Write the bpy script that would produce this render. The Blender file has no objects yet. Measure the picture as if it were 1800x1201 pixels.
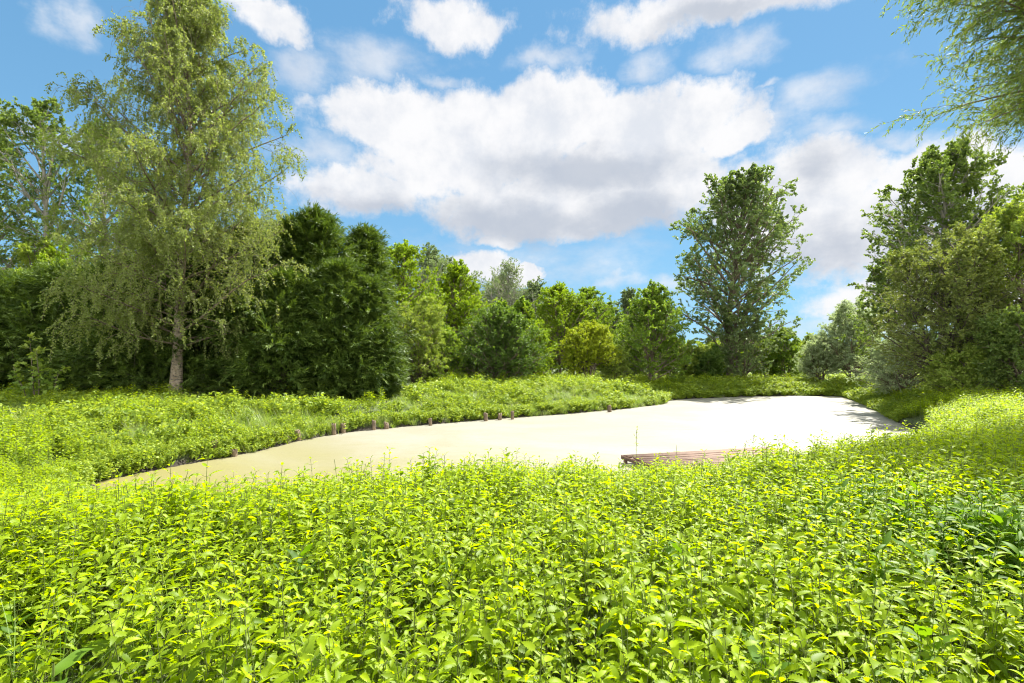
import bpy, math
import numpy as np
from mathutils import Vector
R = math.radians
PI = math.pi
sc = bpy.context.scene
COL = sc.collection

# ------------------------------------------------------------------ camera
CAMZ = 2.0
F = 900.0                      # focal length in pixels of the 1800 px wide photograph
HOR = 640.0                    # row of the horizon
cam = bpy.data.objects.new("camera", bpy.data.cameras.new("camera"))
COL.objects.link(cam)
cam.location = (0, 0, CAMZ)
cam.rotation_euler = (R(90), 0, 0)
cam.data.sensor_width = 36.0
cam.data.lens = 18.0
cam.data.shift_y = (HOR - 600.5) / 1800.0
cam.data.clip_start = 0.05
cam.data.clip_end = 6000.0
sc.camera = cam

# ------------------------------------------------------------------ light
SUN_AZ = 42.0                  # degrees to the right of the view direction
SUN_EL = 54.0
EXPOSURE = 1.6
SKY_STRENGTH = 0.085
sun = bpy.data.objects.new("sun", bpy.data.lights.new("sun", "SUN"))
COL.objects.link(sun)
sd = Vector((math.sin(R(SUN_AZ)) * math.cos(R(SUN_EL)), math.cos(R(SUN_AZ)) * math.cos(R(SUN_EL)), math.sin(R(SUN_EL))))
sun.rotation_euler = (-sd).to_track_quat('-Z', 'Y').to_euler()
sun.data.energy = 5.0
sun.data.angle = R(0.55)
sun.data.color = (1.0, 0.955, 0.87)
sc.view_settings.view_transform = 'Standard'
sc.view_settings.look = 'None'
sc.view_settings.exposure = EXPOSURE
sc.view_settings.gamma = 1.0
sc.cycles.use_denoising = True
sc.cycles.use_adaptive_sampling = True
sc.cycles.adaptive_threshold = 0.02
sc.cycles.filter_width = 1.05
sc.cycles.max_bounces = 7
sc.cycles.diffuse_bounces = 3
sc.cycles.glossy_bounces = 2
sc.cycles.transmission_bounces = 5
sc.cycles.sample_clamp_indirect = 6.0


class NT:
    """small helper round a node tree"""
    def __init__(self, nt):
        self.nt = nt
        nt.nodes.clear()

    def n(self, typ, **kw):
        nd = self.nt.nodes.new(typ)
        for k, v in kw.items():
            setattr(nd, k, v)
        return nd

    def put(self, sock, v):
        if isinstance(v, bpy.types.NodeSocket):
            self.nt.links.new(v, sock)
        elif v is not None:
            sock.default_value = v

    def math(self, op, a, b=None, c=None, clamp=False):
        nd = self.n('ShaderNodeMath', operation=op, use_clamp=clamp)
        self.put(nd.inputs[0], a)
        self.put(nd.inputs[1], b)
        if c is not None:
            self.put(nd.inputs[2], c)
        return nd.outputs[0]

    def vmath(self, op, a, b=None, out=0):
        nd = self.n('ShaderNodeVectorMath', operation=op)
        self.put(nd.inputs[0], a)
        self.put(nd.inputs[1], b)
        return nd.outputs[out]

    def mix(self, fac, a, b, blend='MIX'):
        nd = self.n('ShaderNodeMix', data_type='RGBA', blend_type=blend)
        self.put(nd.inputs[0], fac)
        self.put(nd.inputs[6], a)
        self.put(nd.inputs[7], b)
        return nd.outputs[2]

    def smooth(self, v, a, b, lo=0.0, hi=1.0):
        nd = self.n('ShaderNodeMapRange', interpolation_type='SMOOTHSTEP')
        self.put(nd.inputs[0], v)
        for i, q in enumerate((a, b, lo, hi)):
            nd.inputs[i + 1].default_value = q
        return nd.outputs[0]

    def noise(self, vec, scale, detail=4.0, rough=0.55, dist=0.0):
        nd = self.n('ShaderNodeTexNoise')
        self.put(nd.inputs['Vector'], vec)
        nd.inputs['Scale'].default_value = scale
        nd.inputs['Detail'].default_value = detail
        nd.inputs['Roughness'].default_value = rough
        nd.inputs['Distortion'].default_value = dist
        return nd.outputs[0]


# ------------------------------------------------------------------ sky with clouds
def azel(px, py):
    az = math.atan((px - 900) / F)
    return az, math.atan((HOR - py) / F * math.cos(az))


world = bpy.data.worlds.new("World")
sc.world = world
world.use_nodes = True
w = NT(world.node_tree)
tc = w.n('ShaderNodeTexCoord')
sky = w.n('ShaderNodeTexSky', sky_type='NISHITA')
sky.sun_disc = False
sky.sun_elevation = R(SUN_EL)
sky.sun_rotation = R(SUN_AZ)
sky.air_density = 1.0
sky.dust_density = 0.3
sky.ozone_density = 2.5
D = tc.outputs['Generated']
sep = w.n('ShaderNodeSeparateXYZ')
w.put(sep.inputs[0], w.vmath('NORMALIZE', D))
AZ = w.math('ARCTAN2', sep.outputs[0], sep.outputs[1])
EL = w.math('ARCSINE', sep.outputs[2])
cmb = w.n('ShaderNodeCombineXYZ')
w.put(cmb.inputs[0], AZ)
w.put(cmb.inputs[1], EL)
P0 = cmb.outputs[0]
# domain warp for billowing outlines
nz = w.n('ShaderNodeTexNoise')
w.put(nz.inputs['Vector'], P0)
nz.inputs['Scale'].default_value = 5.5
nz.inputs['Detail'].default_value = 6
nz.inputs['Roughness'].default_value = 0.6
warp = w.vmath('MULTIPLY', w.vmath('SUBTRACT', nz.outputs['Color'], (0.5, 0.5, 0.5)), (0.20, 0.12, 0.0))
P1 = w.vmath('ADD', P0, warp)


def blob(px, py, rx, ry, P, soft=1.0):
    a, e = azel(px, py)
    a2, _ = azel(px + rx, py)
    a1, _ = azel(px - rx, py)
    _, e2 = azel(px, py - ry)
    _, e1 = azel(px, py + ry)
    q = w.vmath('SUBTRACT', P, (a, e, 0))
    q = w.vmath('MULTIPLY', q, (2.0 / (a2 - a1), 2.0 / (e2 - e1), 0))
    L = w.vmath('LENGTH', q, out=1)
    return w.math('MULTIPLY', w.math('SUBTRACT', 1.0, L), soft)


def union(bl, P):
    r = None
    for b in bl:
        v = blob(*b[:4], P, b[4] if len(b) > 4 else 1.0)
        r = v if r is None else w.math('MAXIMUM', r, v)
    return r


solid = union([
    (700, 205, 160, 62), (840, 260, 220, 105), (740, 300, 150, 60, .6), (980, 195, 120, 85), (1150, 215, 170, 75), (1080, 320, 240, 90),
    (950, 370, 250, 62), (640, 335, 110, 55, .7), (1400, 370, 160, 120), (1700, 320, 230, 95), (1560, 420, 190, 85), (1470, 330, 120, 50, .7), (1290, 240, 60, 40),
    (1660, 520, 260, 60, .6), (470, 15, 90, 40, .6), (790, 30, 95, 42, .6), (1270, 0, 290, 50, .6), (845, 475, 75, 26, .6), (925, 490, 40, 22),
    (880, 428, 48, 18, .6), (20, -120, 200, 60), (820, -160, 500, 70), (1500, -180, 260, 60)], P1)
wisp = union([
    (670, 100, 110, 60), (520, 110, 60, 60), (960, 90, 80, 22), (1400, 190, 120, 50), (1750, 250, 120, 60), (1135, 105, 60, 45), (1300, 90, 75, 40), (1085, 498, 45, 18), (1160, 500, 40, 20),
    (120, 30, 50, 60), (560, 265, 80, 40), (780, 135, 60, 16), (1470, 240, 90, 25), (1350, 215, 70, 35), (1590, 255, 90, 22),
    (1330, 157, 40, 10), (60, 240, 120, 30), (950, 470, 220, 60, .6), (1500, 560, 200, 30)], P1)
fine = w.noise(P0, 16.0, 8.0, 0.62)
fine2 = w.noise(w.vmath('MULTIPLY', P0, (1.0, 1.8, 1.0)), 7.0, 6.0, 0.6)
fd = w.math('SUBTRACT', fine, 0.5)
s1 = w.math('MULTIPLY_ADD', fd, 1.05, solid)
m1 = w.smooth(s1, -0.14, 0.27)
s2 = w.math('ADD', wisp, w.math('MULTIPLY', w.math('SUBTRACT', fine2, 0.52), 2.6))
m2 = w.smooth(s2, -0.3, 1.1, 0.0, 0.68)
# unseen cloud added behind the camera, its cover widened to give fill light
fill_cloud = w.smooth(w.noise(w.vmath('NORMALIZE', D), 2.6, 5.0, 0.55), 0.36, 0.52, 0.0, 0.95)
fill_cloud = w.math('MULTIPLY', fill_cloud, w.smooth(sep.outputs[1], 0.30, -0.1))
mask = w.math('MAXIMUM', w.math('MAXIMUM', m1, m2), fill_cloud)
# grey undersides of the thick clouds
gshade = union([(1020, 300, 200, 50), (900, 395, 270, 55), (1130, 380, 210, 60), (1420, 300, 60, 40, .6), (1480, 440, 130, 60, .8),
                (1250, 25, 160, 30, .7), (1620, 420, 160, 70, .8), (640, 370, 90, 30, .7)], P1)
gs = w.smooth(w.math('ADD', gshade, w.math('MULTIPLY', w.math('SUBTRACT', fine2, 0.5), 1.4)), -0.25, 0.75)
lump = w.smooth(w.noise(w.vmath('ADD', P0, (0.01, -0.025, 0)), 9.0, 8.0, 0.6), 0.32, 0.62)
bright = w.mix(lump, (0.255, 0.268, 0.292, 1), (0.325, 0.325, 0.33, 1))
ccol = w.mix(w.math('MULTIPLY', gs, 0.75), bright, (0.155, 0.175, 0.21, 1))
# unseen clouds behind the camera, brightened as fill for the sides facing it
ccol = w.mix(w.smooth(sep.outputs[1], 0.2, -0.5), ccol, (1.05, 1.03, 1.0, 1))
K = 1.0 / SKY_STRENGTH
ccol = w.mix(1.0, ccol, (K, K, K, 1), 'MULTIPLY')
skyc = w.mix(1.0, sky.outputs[0], (0.62, 0.78, 0.80, 1), 'MULTIPLY')
clear = w.mix(w.smooth(sep.outputs[2], 0.0, 0.6), (0.082 * K, 0.18 * K, 0.272 * K, 1), (0.054 * K, 0.134 * K, 0.232 * K, 1))
skyc = w.mix(0.8, skyc, clear)
bg = w.n('ShaderNodeBackground')
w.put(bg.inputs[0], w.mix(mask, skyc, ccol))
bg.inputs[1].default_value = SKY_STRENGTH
wo = w.n('ShaderNodeOutputWorld')
w.put(wo.inputs[0], bg.outputs[0])

# ------------------------------------------------------------------ materials


def new_mat(name):
    m = bpy.data.materials.new(name)
    m.use_nodes = True
    return m, NT(m.node_tree)


def leaf_mat(name, c1, c2, trans=(1.5, 1.5, 0.5), tmix=0.42, rough=0.42, spec=0.35, gain=1.0):
    """two leaf colours mixed leaf by leaf; light passes through the blade"""
    c1 = tuple(q * gain for q in c1)
    c2 = tuple(q * gain for q in c2)
    m, g = new_mat(name)
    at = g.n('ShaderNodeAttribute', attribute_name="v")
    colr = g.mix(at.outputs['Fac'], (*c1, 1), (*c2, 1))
    p = g.n('ShaderNodeBsdfPrincipled')
    g.put(p.inputs['Base Color'], colr)
    p.inputs['Roughness'].default_value = rough
    p.inputs['Specular IOR Level'].default_value = spec
    t = g.n('ShaderNodeBsdfTranslucent')
    g.put(t.inputs[0], g.mix(1.0, colr, (*trans, 1), 'MULTIPLY'))
    mx = g.n('ShaderNodeMixShader')
    mx.inputs[0].default_value = tmix
    g.put(mx.inputs[1], p.outputs[0])
    g.put(mx.inputs[2], t.outputs[0])
    o = g.n('ShaderNodeOutputMaterial')
    g.put(o.inputs[0], mx.outputs[0])
    return m


def bark_mat(name, c1, c2, scale=6.0, stretch=0.25, bump=0.5, extra=None):
    m, g = new_mat(name)
    tcn = g.n('ShaderNodeTexCoord')
    v = g.vmath('MULTIPLY', tcn.outputs['Object'], (1, 1, stretch))
    n1 = g.noise(v, scale, 6.0, 0.65)
    colr = g.mix(g.smooth(n1, 0.35, 0.65), (*c1, 1), (*c2, 1))
    if extra:
        v2 = g.vmath('MULTIPLY', tcn.outputs['Object'], (1, 1, 2.5))
        n2 = g.noise(v2, extra[1], 4.0, 0.6)
        colr = g.mix(g.smooth(n2, 0.52, 0.62), colr, (*extra[0], 1))
    p = g.n('ShaderNodeBsdfPrincipled')
    g.put(p.inputs['Base Color'], colr)
    p.inputs['Roughness'].default_value = 0.85
    b = g.n('ShaderNodeBump')
    b.inputs['Strength'].default_value = bump
    b.inputs['Distance'].default_value = 0.03
    g.put(b.inputs['Height'], n1)
    g.put(p.inputs['Normal'], b.outputs[0])
    o = g.n('ShaderNodeOutputMaterial')
    g.put(o.inputs[0], p.outputs[0])
    return m


LM = {
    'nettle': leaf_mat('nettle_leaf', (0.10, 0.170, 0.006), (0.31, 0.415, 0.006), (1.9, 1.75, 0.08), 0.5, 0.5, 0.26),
    'stem': leaf_mat('green_stem', (0.10, 0.16, 0.03), (0.16, 0.18, 0.05), (1.2, 1.2, .5), 0.2),
    'herb': leaf_mat('herb_leaf', (0.085, 0.155, 0.02), (0.26, 0.33, 0.04), (1.9, 1.7, 0.5), 0.42, 0.50, 0.22, 1.15),
    'dock': leaf_mat('dock_leaf', (0.055, 0.12, 0.010), (0.11, 0.20, 0.012), (2.0, 1.9, 0.3), 0.45, 0.55, 0.2),
    'grass': leaf_mat('grass_blade', (0.10, 0.20, 0.015), (0.24, 0.32, 0.05), (1.7, 1.6, 0.5), 0.42, 0.50, 0.22, 1.10),
    'pale': leaf_mat('pale_grass_blade', (0.14, 0.24, 0.05), (0.30, 0.34, 0.12), (1.3, 1.3, 0.6), 0.35, 0.4, 0.4),
    'birch': leaf_mat('birch_leaf', (0.105, 0.145, 0.035), (0.22, 0.255, 0.085), (1.5, 1.5, 0.6), 0.42, 0.50, 0.22, 1.20),
    'conifer': leaf_mat('conifer_spray', (0.024, 0.052, 0.010), (0.12, 0.175, 0.03), (1.5, 1.5, 0.5), 0.25, 0.50, 0.22, 1.15),
    'poplar': leaf_mat('poplar_leaf', (0.075, 0.115, 0.045), (0.155, 0.195, 0.08), (1.5, 1.6, 0.5), 0.36, 0.50, 0.22, 1.35),
    'aspen': leaf_mat('aspen_leaf', (0.07, 0.115, 0.03), (0.155, 0.205, 0.055), (1.6, 1.6, 0.5), 0.4, 0.50, 0.22, 1.25),
    'yellow': leaf_mat('yellow_green_leaf', (0.11, 0.19, 0.015), (0.25, 0.33, 0.02), (1.35, 1.35, 0.4), 0.45, 0.50, 0.22, 1.10),
    'golden': leaf_mat('golden_leaf', (0.20, 0.28, 0.02), (0.40, 0.44, 0.03), (1.15, 1.15, 0.4), 0.42, 0.50, 0.22, 1.00),
    'mid': leaf_mat('mid_green_leaf', (0.06, 0.12, 0.02), (0.17, 0.24, 0.03), (1.7, 1.6, 0.4), 0.4, 0.50, 0.22, 1.35),
    'dark': leaf_mat('dark_green_leaf', (0.04, 0.075, 0.016), (0.095, 0.145, 0.03), (1.7, 1.8, 0.4), 0.35, 0.50, 0.22, 1.35),
    'silver': leaf_mat('silver_leaf', (0.17, 0.22, 0.12), (0.32, 0.37, 0.22), (1.25, 1.3, 0.75), 0.42, 0.50, 0.22, 1.25),
    'grey': leaf_mat('grey_green_leaf', (0.09, 0.13, 0.06), (0.18, 0.22, 0.10), (1.2, 1.3, 0.6), 0.33, 0.50, 0.22, 1.30),
    'olive': leaf_mat('olive_leaf', (0.08, 0.115, 0.03), (0.17, 0.19, 0.06), (1.5, 1.5, 0.5), 0.4, 0.50, 0.22, 1.35),
    'willow': leaf_mat('willow_leaf', (0.07, 0.12, 0.03), (0.19, 0.25, 0.06), (1.7, 1.6, 0.5), 0.42, 0.50, 0.22, 1.20),
    'light': leaf_mat('light_green_leaf', (0.12, 0.19, 0.03), (0.27, 0.33, 0.07), (1.5, 1.4, 0.5), 0.42, 0.50, 0.22, 1.20),
}
BM = {
    'birch': bark_mat('birch_bark', (0.30, 0.25, 0.18), (0.17, 0.13, 0.08), 5.0, .5, .6, ((0.06, 0.05, 0.04), 7.0)),
    'brown': bark_mat('brown_bark', (0.10, 0.075, 0.05), (0.20, 0.16, 0.11)),
    'grey': bark_mat('grey_bark', (0.20, 0.18, 0.15), (0.36, 0.33, 0.28)),
    'dark': bark_mat('dark_bark', (0.05, 0.04, 0.03), (0.11, 0.09, 0.06)),
}

# ------------------------------------------------------------------ mesh helpers


def mesh_np(name, V, faces, attr=None, smooth=False):
    """faces: list of (n_faces, k) integer arrays; attr: list of per-face value arrays"""
    me = bpy.data.meshes.new(name)
    V = np.asarray(V, dtype=np.float32)
    me.vertices.add(len(V))
    me.vertices.foreach_set("co", V.ravel())
    loops = np.concatenate([f.ravel() for f in faces]).astype(np.int32)
    sizes = np.concatenate([np.full(len(f), f.shape[1]) for f in faces]).astype(np.int32)
    me.loops.add(len(loops))
    me.loops.foreach_set("vertex_index", loops)
    me.polygons.add(len(sizes))
    st = np.concatenate([[0], np.cumsum(sizes)[:-1]]).astype(np.int32)
    me.polygons.foreach_set("loop_start", st)
    me.polygons.foreach_set("loop_total", sizes)
    if smooth:
        me.polygons.foreach_set("use_smooth", np.ones(len(sizes), dtype=bool))
    if attr is not None:
        a = me.attributes.new("v", 'FLOAT', 'FACE')
        a.data.foreach_set("value", np.concatenate(attr).astype(np.float32))
    me.update()
    me.validate()
    return me


def link(name, me, mat, parent=None, loc=None):
    o = bpy.data.objects.new(name, me)
    COL.objects.link(o)
    for m in (mat if isinstance(mat, (list, tuple)) else [mat]):
        me.materials.append(m)
    if parent is not None:
        o.parent = parent
    if loc is not None:
        o.location = loc
    return o


def tag(o, label=None, cat=None, group=None, kind=None):
    if label:
        o['label'] = label
    if cat:
        o['category'] = cat
    if group:
        o['group'] = group
    if kind:
        o['kind'] = kind
    return o


def empty(name, loc, rz=0):
    o = bpy.data.objects.new(name, None)
    COL.objects.link(o)
    o.location = loc
    o.rotation_euler = (0, 0, rz)
    o.empty_display_size = 0.2
    return o


def unit(v):
    return v / np.maximum(np.linalg.norm(v, axis=-1, keepdims=True), 1e-9)


def perp(v, rng):
    r = rng.normal(size=v.shape)
    return unit(r - (r * v).sum(-1, keepdims=True) * v)


def tubes(pts, rad, S=6):
    """pts (N,K,3), rad (N,K) -> verts, faces"""
    N, K, _ = pts.shape
    tan = unit(np.gradient(pts, axis=1))
    main = unit(pts[:, -1] - pts[:, 0])
    ref = np.where(np.abs(main[:, 2:3]) > 0.8, np.array([[1.0, 0.1, 0]]), np.array([[0, 0.1, 1.0]]))
    ref = np.repeat(ref[:, None, :], K, 1)
    a = unit(np.cross(tan, ref))
    b = np.cross(tan, a)
    th = np.arange(S) * 2 * PI / S
    V = pts[:, :, None, :] + rad[:, :, None, None] * (np.cos(th)[None, None, :, None] * a[:, :, None, :] + np.sin(th)[None, None, :, None] * b[:, :, None, :])
    idx = np.arange(N * K * S).reshape(N, K, S)
    nx = np.roll(idx, -1, axis=2)
    f = np.stack([idx[:, :-1], nx[:, :-1], nx[:, 1:], idx[:, 1:]], -1).reshape(-1, 4)
    return V.reshape(-1, 3), f


def interp(pts, t):
    """pts (N,K,3), t (N,M) in 0..1 -> points, tangents (N,M,3)"""
    N, K, _ = pts.shape
    x = np.clip(t, 0, 0.9999) * (K - 1)
    i = x.astype(int)
    f = (x - i)[..., None]
    n = np.arange(N)[:, None]
    a, b = pts[n, i], pts[n, i + 1]
    return a * (1 - f) + b * f, unit(b - a)


def grow(org, d, L, K, rng, trop=(0, 0, 0), wig=0.12, curve=None):
    """integrate polylines from org along d; trop bends them; (N,3),(N,3),(N,)"""
    N = len(org)
    P = np.empty((N, K, 3))
    P[:, 0] = org
    d = unit(d)
    trop = np.asarray(trop, dtype=float)
    for k in range(1, K):
        P[:, k] = P[:, k - 1] + d * (L / (K - 1))[:, None]
        d = unit(d + trop / (K - 1) + rng.normal(size=d.shape) * wig)
    return P


def children(par, prad, n, t0, t1, ang, Lf, K, rng, trop, wig=0.12, flat=0.0, jit=0.25, angj=0.2, rfac=0.6, tp=1.0):
    """n children on every parent polyline"""
    N = len(par)
    t = (np.arange(n)[None, :] + rng.uniform(0, 1, (N, n))) / n
    t = t0 + (t1 - t0) * t ** tp
    o, tan = interp(par, t)
    rr = np.stack([np.interp(t[i], np.linspace(0, 1, prad.shape[1]), prad[i]) for i in range(N)]) if N < 4000 else np.repeat(prad[:, -2:-1], n, 1)
    pr = perp(tan, rng)
    if flat > 0:
        pr[..., 2] *= (1 - flat)
        pr = unit(pr)
    al = ang + rng.normal(size=(N, n, 1)) * angj
    d = np.cos(al) * tan + np.sin(al) * pr
    plen = np.linalg.norm(np.diff(par, axis=1), axis=-1).sum(1)[:, None]
    L = Lf(t, plen) * (1 + rng.uniform(-jit, jit, t.shape))
    o, d, L, rr = o.reshape(-1, 3), d.reshape(-1, 3), L.ravel(), rr.ravel()
    P = grow(o, d, L, K, rng, trop, wig)
    rad = (rr * rfac)[:, None] * np.linspace(1, 0.25, K)[None, :]
    return P, rad


def leaves(tw, m, L, W, rng, t0=0.1, ang=0.9, up=0.5, droop=0.0, clump=0.5, size_j=0.35, fold=0.12, bias=None):
    """m leaf blades on every twig; each blade two triangles folded along its midrib"""
    N = len(tw)
    t = t0 + (1 - t0) * (np.arange(m)[None, :] + rng.uniform(0, 1, (N, m))) / m
    p, tan = interp(tw, t)
    al = ang * rng.uniform(0.6, 1.4, (N, m, 1))
    d = np.cos(al) * tan + np.sin(al) * perp(tan, rng)
    d[..., 2] -= droop
    d = unit(d)
    nrm = rng.normal(size=d.shape)
    nrm = unit(nrm) * (1 - up)
    nrm[..., 2] += up
    side = unit(np.cross(d, nrm))
    nn = np.cross(side, d)
    s = (1 + rng.uniform(-size_j, size_j, (N, m, 1)))
    l, wd = L * s, W * s * rng.uniform(0.75, 1.15, (N, m, 1))
    v0 = p
    v1 = p + d * l * 0.45 + side * wd * 0.5 + nn * wd * fold
    v2 = p + d * l
    v3 = p + d * l * 0.45 - side * wd * 0.5 + nn * wd * fold
    V = np.stack([v0, v1, v2, v3], 2).reshape(-1, 3)
    base = np.arange(N * m) * 4
    f1 = np.stack([base, base + 1, base + 2], -1)
    f2 = np.stack([base, base + 2, base + 3], -1)
    val = rng.uniform(0, 1, (N, 1)) * clump + rng.uniform(0, 1, (N, m)) * (1 - clump)
    if bias is not None:
        val = np.clip(val + bias[:, None], 0, 1)
    val = val.ravel()
    return V, np.concatenate([f1, f2]), np.concatenate([val, val])


class Acc:
    def __init__(self):
        self.V, self.F, self.A, self.n = [], [], [], 0

    def add(self, V, F, A=None):
        self.V.append(V)
        self.F.append(np.asarray(F) + self.n)
        self.A.append(np.full(len(F), 0.5) if A is None else A)
        self.n += len(V)

    def mesh(self, name, attr=True, smooth=False):
        by = {}
        for f, a in zip(self.F, self.A):
            by.setdefault(f.shape[1], []).append((f, a))
        fs = [np.concatenate([x[0] for x in q]) for q in by.values()]
        at = [np.concatenate([x[1] for x in q]) for q in by.values()]
        return mesh_np(name, np.concatenate(self.V), fs, at if attr else None, smooth)


# ------------------------------------------------------------------ terrain
WATER = -0.9
pond_px = [(1590, 750), (1545, 725), (1510, 708), (1480, 697.5), (1400, 696), (1300, 698), (1200, 702), (1174, 705), (1165, 711), (1100, 719),
           (1000, 728), (900, 735), (800, 743), (700, 752), (600, 762), (530, 775), (450, 795), (380, 808), (270, 828), (165, 850)]


def unproj(px, py, z):
    d = (CAMZ - z) * F / (py - HOR)
    return ((px - 900) / F * d, d)


POND = [unproj(x, y, WATER) for x, y in pond_px] + [(-9.0, 10.6), (-6.8, 9.3), (-3.8, 8.9), (0.0, 9.6), (3.2, 10.6), (6.6, 11.2), (10.0, 12.9), (15.2, 18.9), (17.6, 22.0)]
POND = np.array(POND)


def pond_dist(x, y):
    """signed distance to the shore: negative in the water"""
    x, y = np.asarray(x, float), np.asarray(y, float)
    best = np.full(x.shape, 1e9)
    inside = np.zeros(x.shape, bool)
    n = len(POND)
    for i in range(n):
        ax, ay = POND[i]
        bx, by = POND[(i + 1) % n]
        dx, dy = bx - ax, by - ay
        t = np.clip(((x - ax) * dx + (y - ay) * dy) / (dx * dx + dy * dy), 0, 1)
        best = np.minimum(best, np.hypot(x - ax - t * dx, y - ay - t * dy))
        c = ((ay > y) != (by > y)) & (x < (bx - ax) * (y - ay) / (by - ay + 1e-12) + ax)
        inside ^= c
    return np.where(inside, -best, best)


def wob(x, y):
    return (np.sin(x * 0.83 + 1.3 * np.sin(y * 0.41)) * np.cos(y * 0.67 + 0.9 * np.sin(x * 0.53)) * 0.5
            + np.sin(x * 2.1 + y * 1.7) * np.cos(y * 2.3 - x * 1.1) * 0.25 + 0.25 * np.sin(x * 0.23 - y * 0.31))


def sst(v, a, b):
    t = np.clip((v - a) / (b - a), 0, 1)
    return t * t * (3 - 2 * t)


def near_side(x, y):
    line = np.interp(x, [-14, -10.2, -7.6, -4.2, 0, 7, 14, 18.5, 24], [11.6, 12.6, 12, 14, 18, 18, 21, 24, 26])
    return sst(line - y, -0.6, 0.6)


def height(x, y):
    x, y = np.asarray(x, float), np.asarray(y, float)
    d = pond_dist(x, y)
    nearb = near_side(x, y)
    left = sst(-x, 6, 12) * sst(24 - y, 0, 8)
    wdt = 3.6 + 2.0 * left
    far_b = WATER + 0.24 * sst(d, 0, 0.2) + (0.66) * sst(d, 0.0, 1.0 * wdt)
    wn = np.interp(x, [-10, -5, 0, 1.5, 4, 6, 12, 20], [6.2, 5.4, 2.9, 3.8, 3.8, 2.2, 1.6, 1.4])
    near_b = WATER + 0.12 * sst(d, 0, 0.2) + 0.78 * np.clip(d / wn, 0, 1)
    bank = far_b * (1 - nearb) + near_b * nearb
    under = WATER - 0.9 * sst(-d, 0, 3)
    z = np.where(d > 0, bank, under)
    z += sst(d, 1.0, 4.0) * (0.10 * wob(x, y)) * (1 - .6 * nearb)
    # gentle hump behind the long left bank
    z += 0.35 * sst(d, 2, 8) * sst(y, 24, 32) * sst(60 - y, 0, 15) * sst(16 - x, 0, 6) * sst(x, -9, -3)
    # the right side rises a little
    z += 0.35 * sst(d, 2, 8) * sst(x, 12, 22) * sst(45 - y, 0, 15)
    return z


xs = np.concatenate([[-1500, -600, -250, -120], np.arange(-64, -14, 0.8), np.arange(-14, 33, .22), np.arange(33, 64.1, 0.8), [120, 250, 600, 1500]])
ys = np.concatenate([[-600, -100, -30], np.arange(-10, 8, 0.6), np.arange(8, 50, .22), np.arange(50, 70.1, 0.8), np.arange(74, 121, 6), [200, 500, 1200, 2500]])
gx, gy = np.meshgrid(xs, ys)
gz = height(gx, gy)
gi = np.arange(gx.size).reshape(gx.shape)
gf = np.stack([gi[:-1, :-1], gi[:-1, 1:], gi[1:, 1:], gi[1:, :-1]], -1).reshape(-1, 4)
m, g = new_mat('soil_and_moss')
tcn = g.n('ShaderNodeTexCoord')
n1 = g.noise(tcn.outputs['Object'], 0.6, 8, .65)
n2 = g.noise(tcn.outputs['Object'], 9.0, 6, .7)
c = g.mix(g.smooth(n1, .35, .65), (0.05, 0.075, 0.02, 1), (0.085, 0.12, 0.025, 1))
c = g.mix(g.smooth(n2, .5, .7), c, (0.09, 0.065, 0.04, 1))
sz = g.n('ShaderNodeSeparateXYZ')
g.put(sz.inputs[0], tcn.outputs['Object'])
c = g.mix(g.smooth(g.math('MULTIPLY_ADD', n2, 0.2, sz.outputs[2]), -0.55, -0.72), c, (0.028, 0.022, 0.014, 1))
p = g.n('ShaderNodeBsdfPrincipled')
g.put(p.inputs['Base Color'], c)
p.inputs['Roughness'].default_value = 0.95
b = g.n('ShaderNodeBump')
b.inputs['Distance'].default_value = .06
g.put(b.inputs['Height'], n2)
g.put(p.inputs['Normal'], b.outputs[0])
g.put(g.n('ShaderNodeOutputMaterial').inputs[0], p.outputs[0])
ground = link('ground', mesh_np('ground', np.stack([gx, gy, gz], -1).reshape(-1, 3), [gf], smooth=True), m)
tag(ground, 'mossy soil of the meadow and the banks round the pond', kind='structure')

# water skin: pale film of duckweed and algae
m, g = new_mat('duckweed_film')
tcn = g.n('ShaderNodeTexCoord')
O = tcn.outputs['Object']
n1 = g.noise(O, 0.16, 5, .6, 0.6)
n2 = g.noise(g.vmath('MULTIPLY', O, (0.5, 2.0, 1)), 0.9, 6, .65, 0.5)
n3 = g.noise(O, 30.0, 4, .7)
sepo = g.n('ShaderNodeSeparateXYZ')
g.put(sepo.inputs[0], O)
c = g.mix(g.smooth(n1, .38, .62), (0.222, 0.208, 0.165, 1), (0.25, 0.237, 0.205, 1))
c = g.mix(g.smooth(n2, .55, .72, 0, .35), c, (0.185, 0.175, 0.085, 1))
# the film is greener and thinner in the narrow left end of the pond
lf = g.math('ADD', g.math('MULTIPLY', sepo.outputs[0], 0.6), sepo.outputs[1])
c = g.mix(g.smooth(g.math('MULTIPLY_ADD', n1, 8.0, lf), 24, 9, 0, .95), c, (0.185, 0.165, 0.05, 1))
c = g.mix(g.smooth(n3, .35, .7, 0, .25), c, (0.14, 0.135, 0.05, 1))
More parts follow.
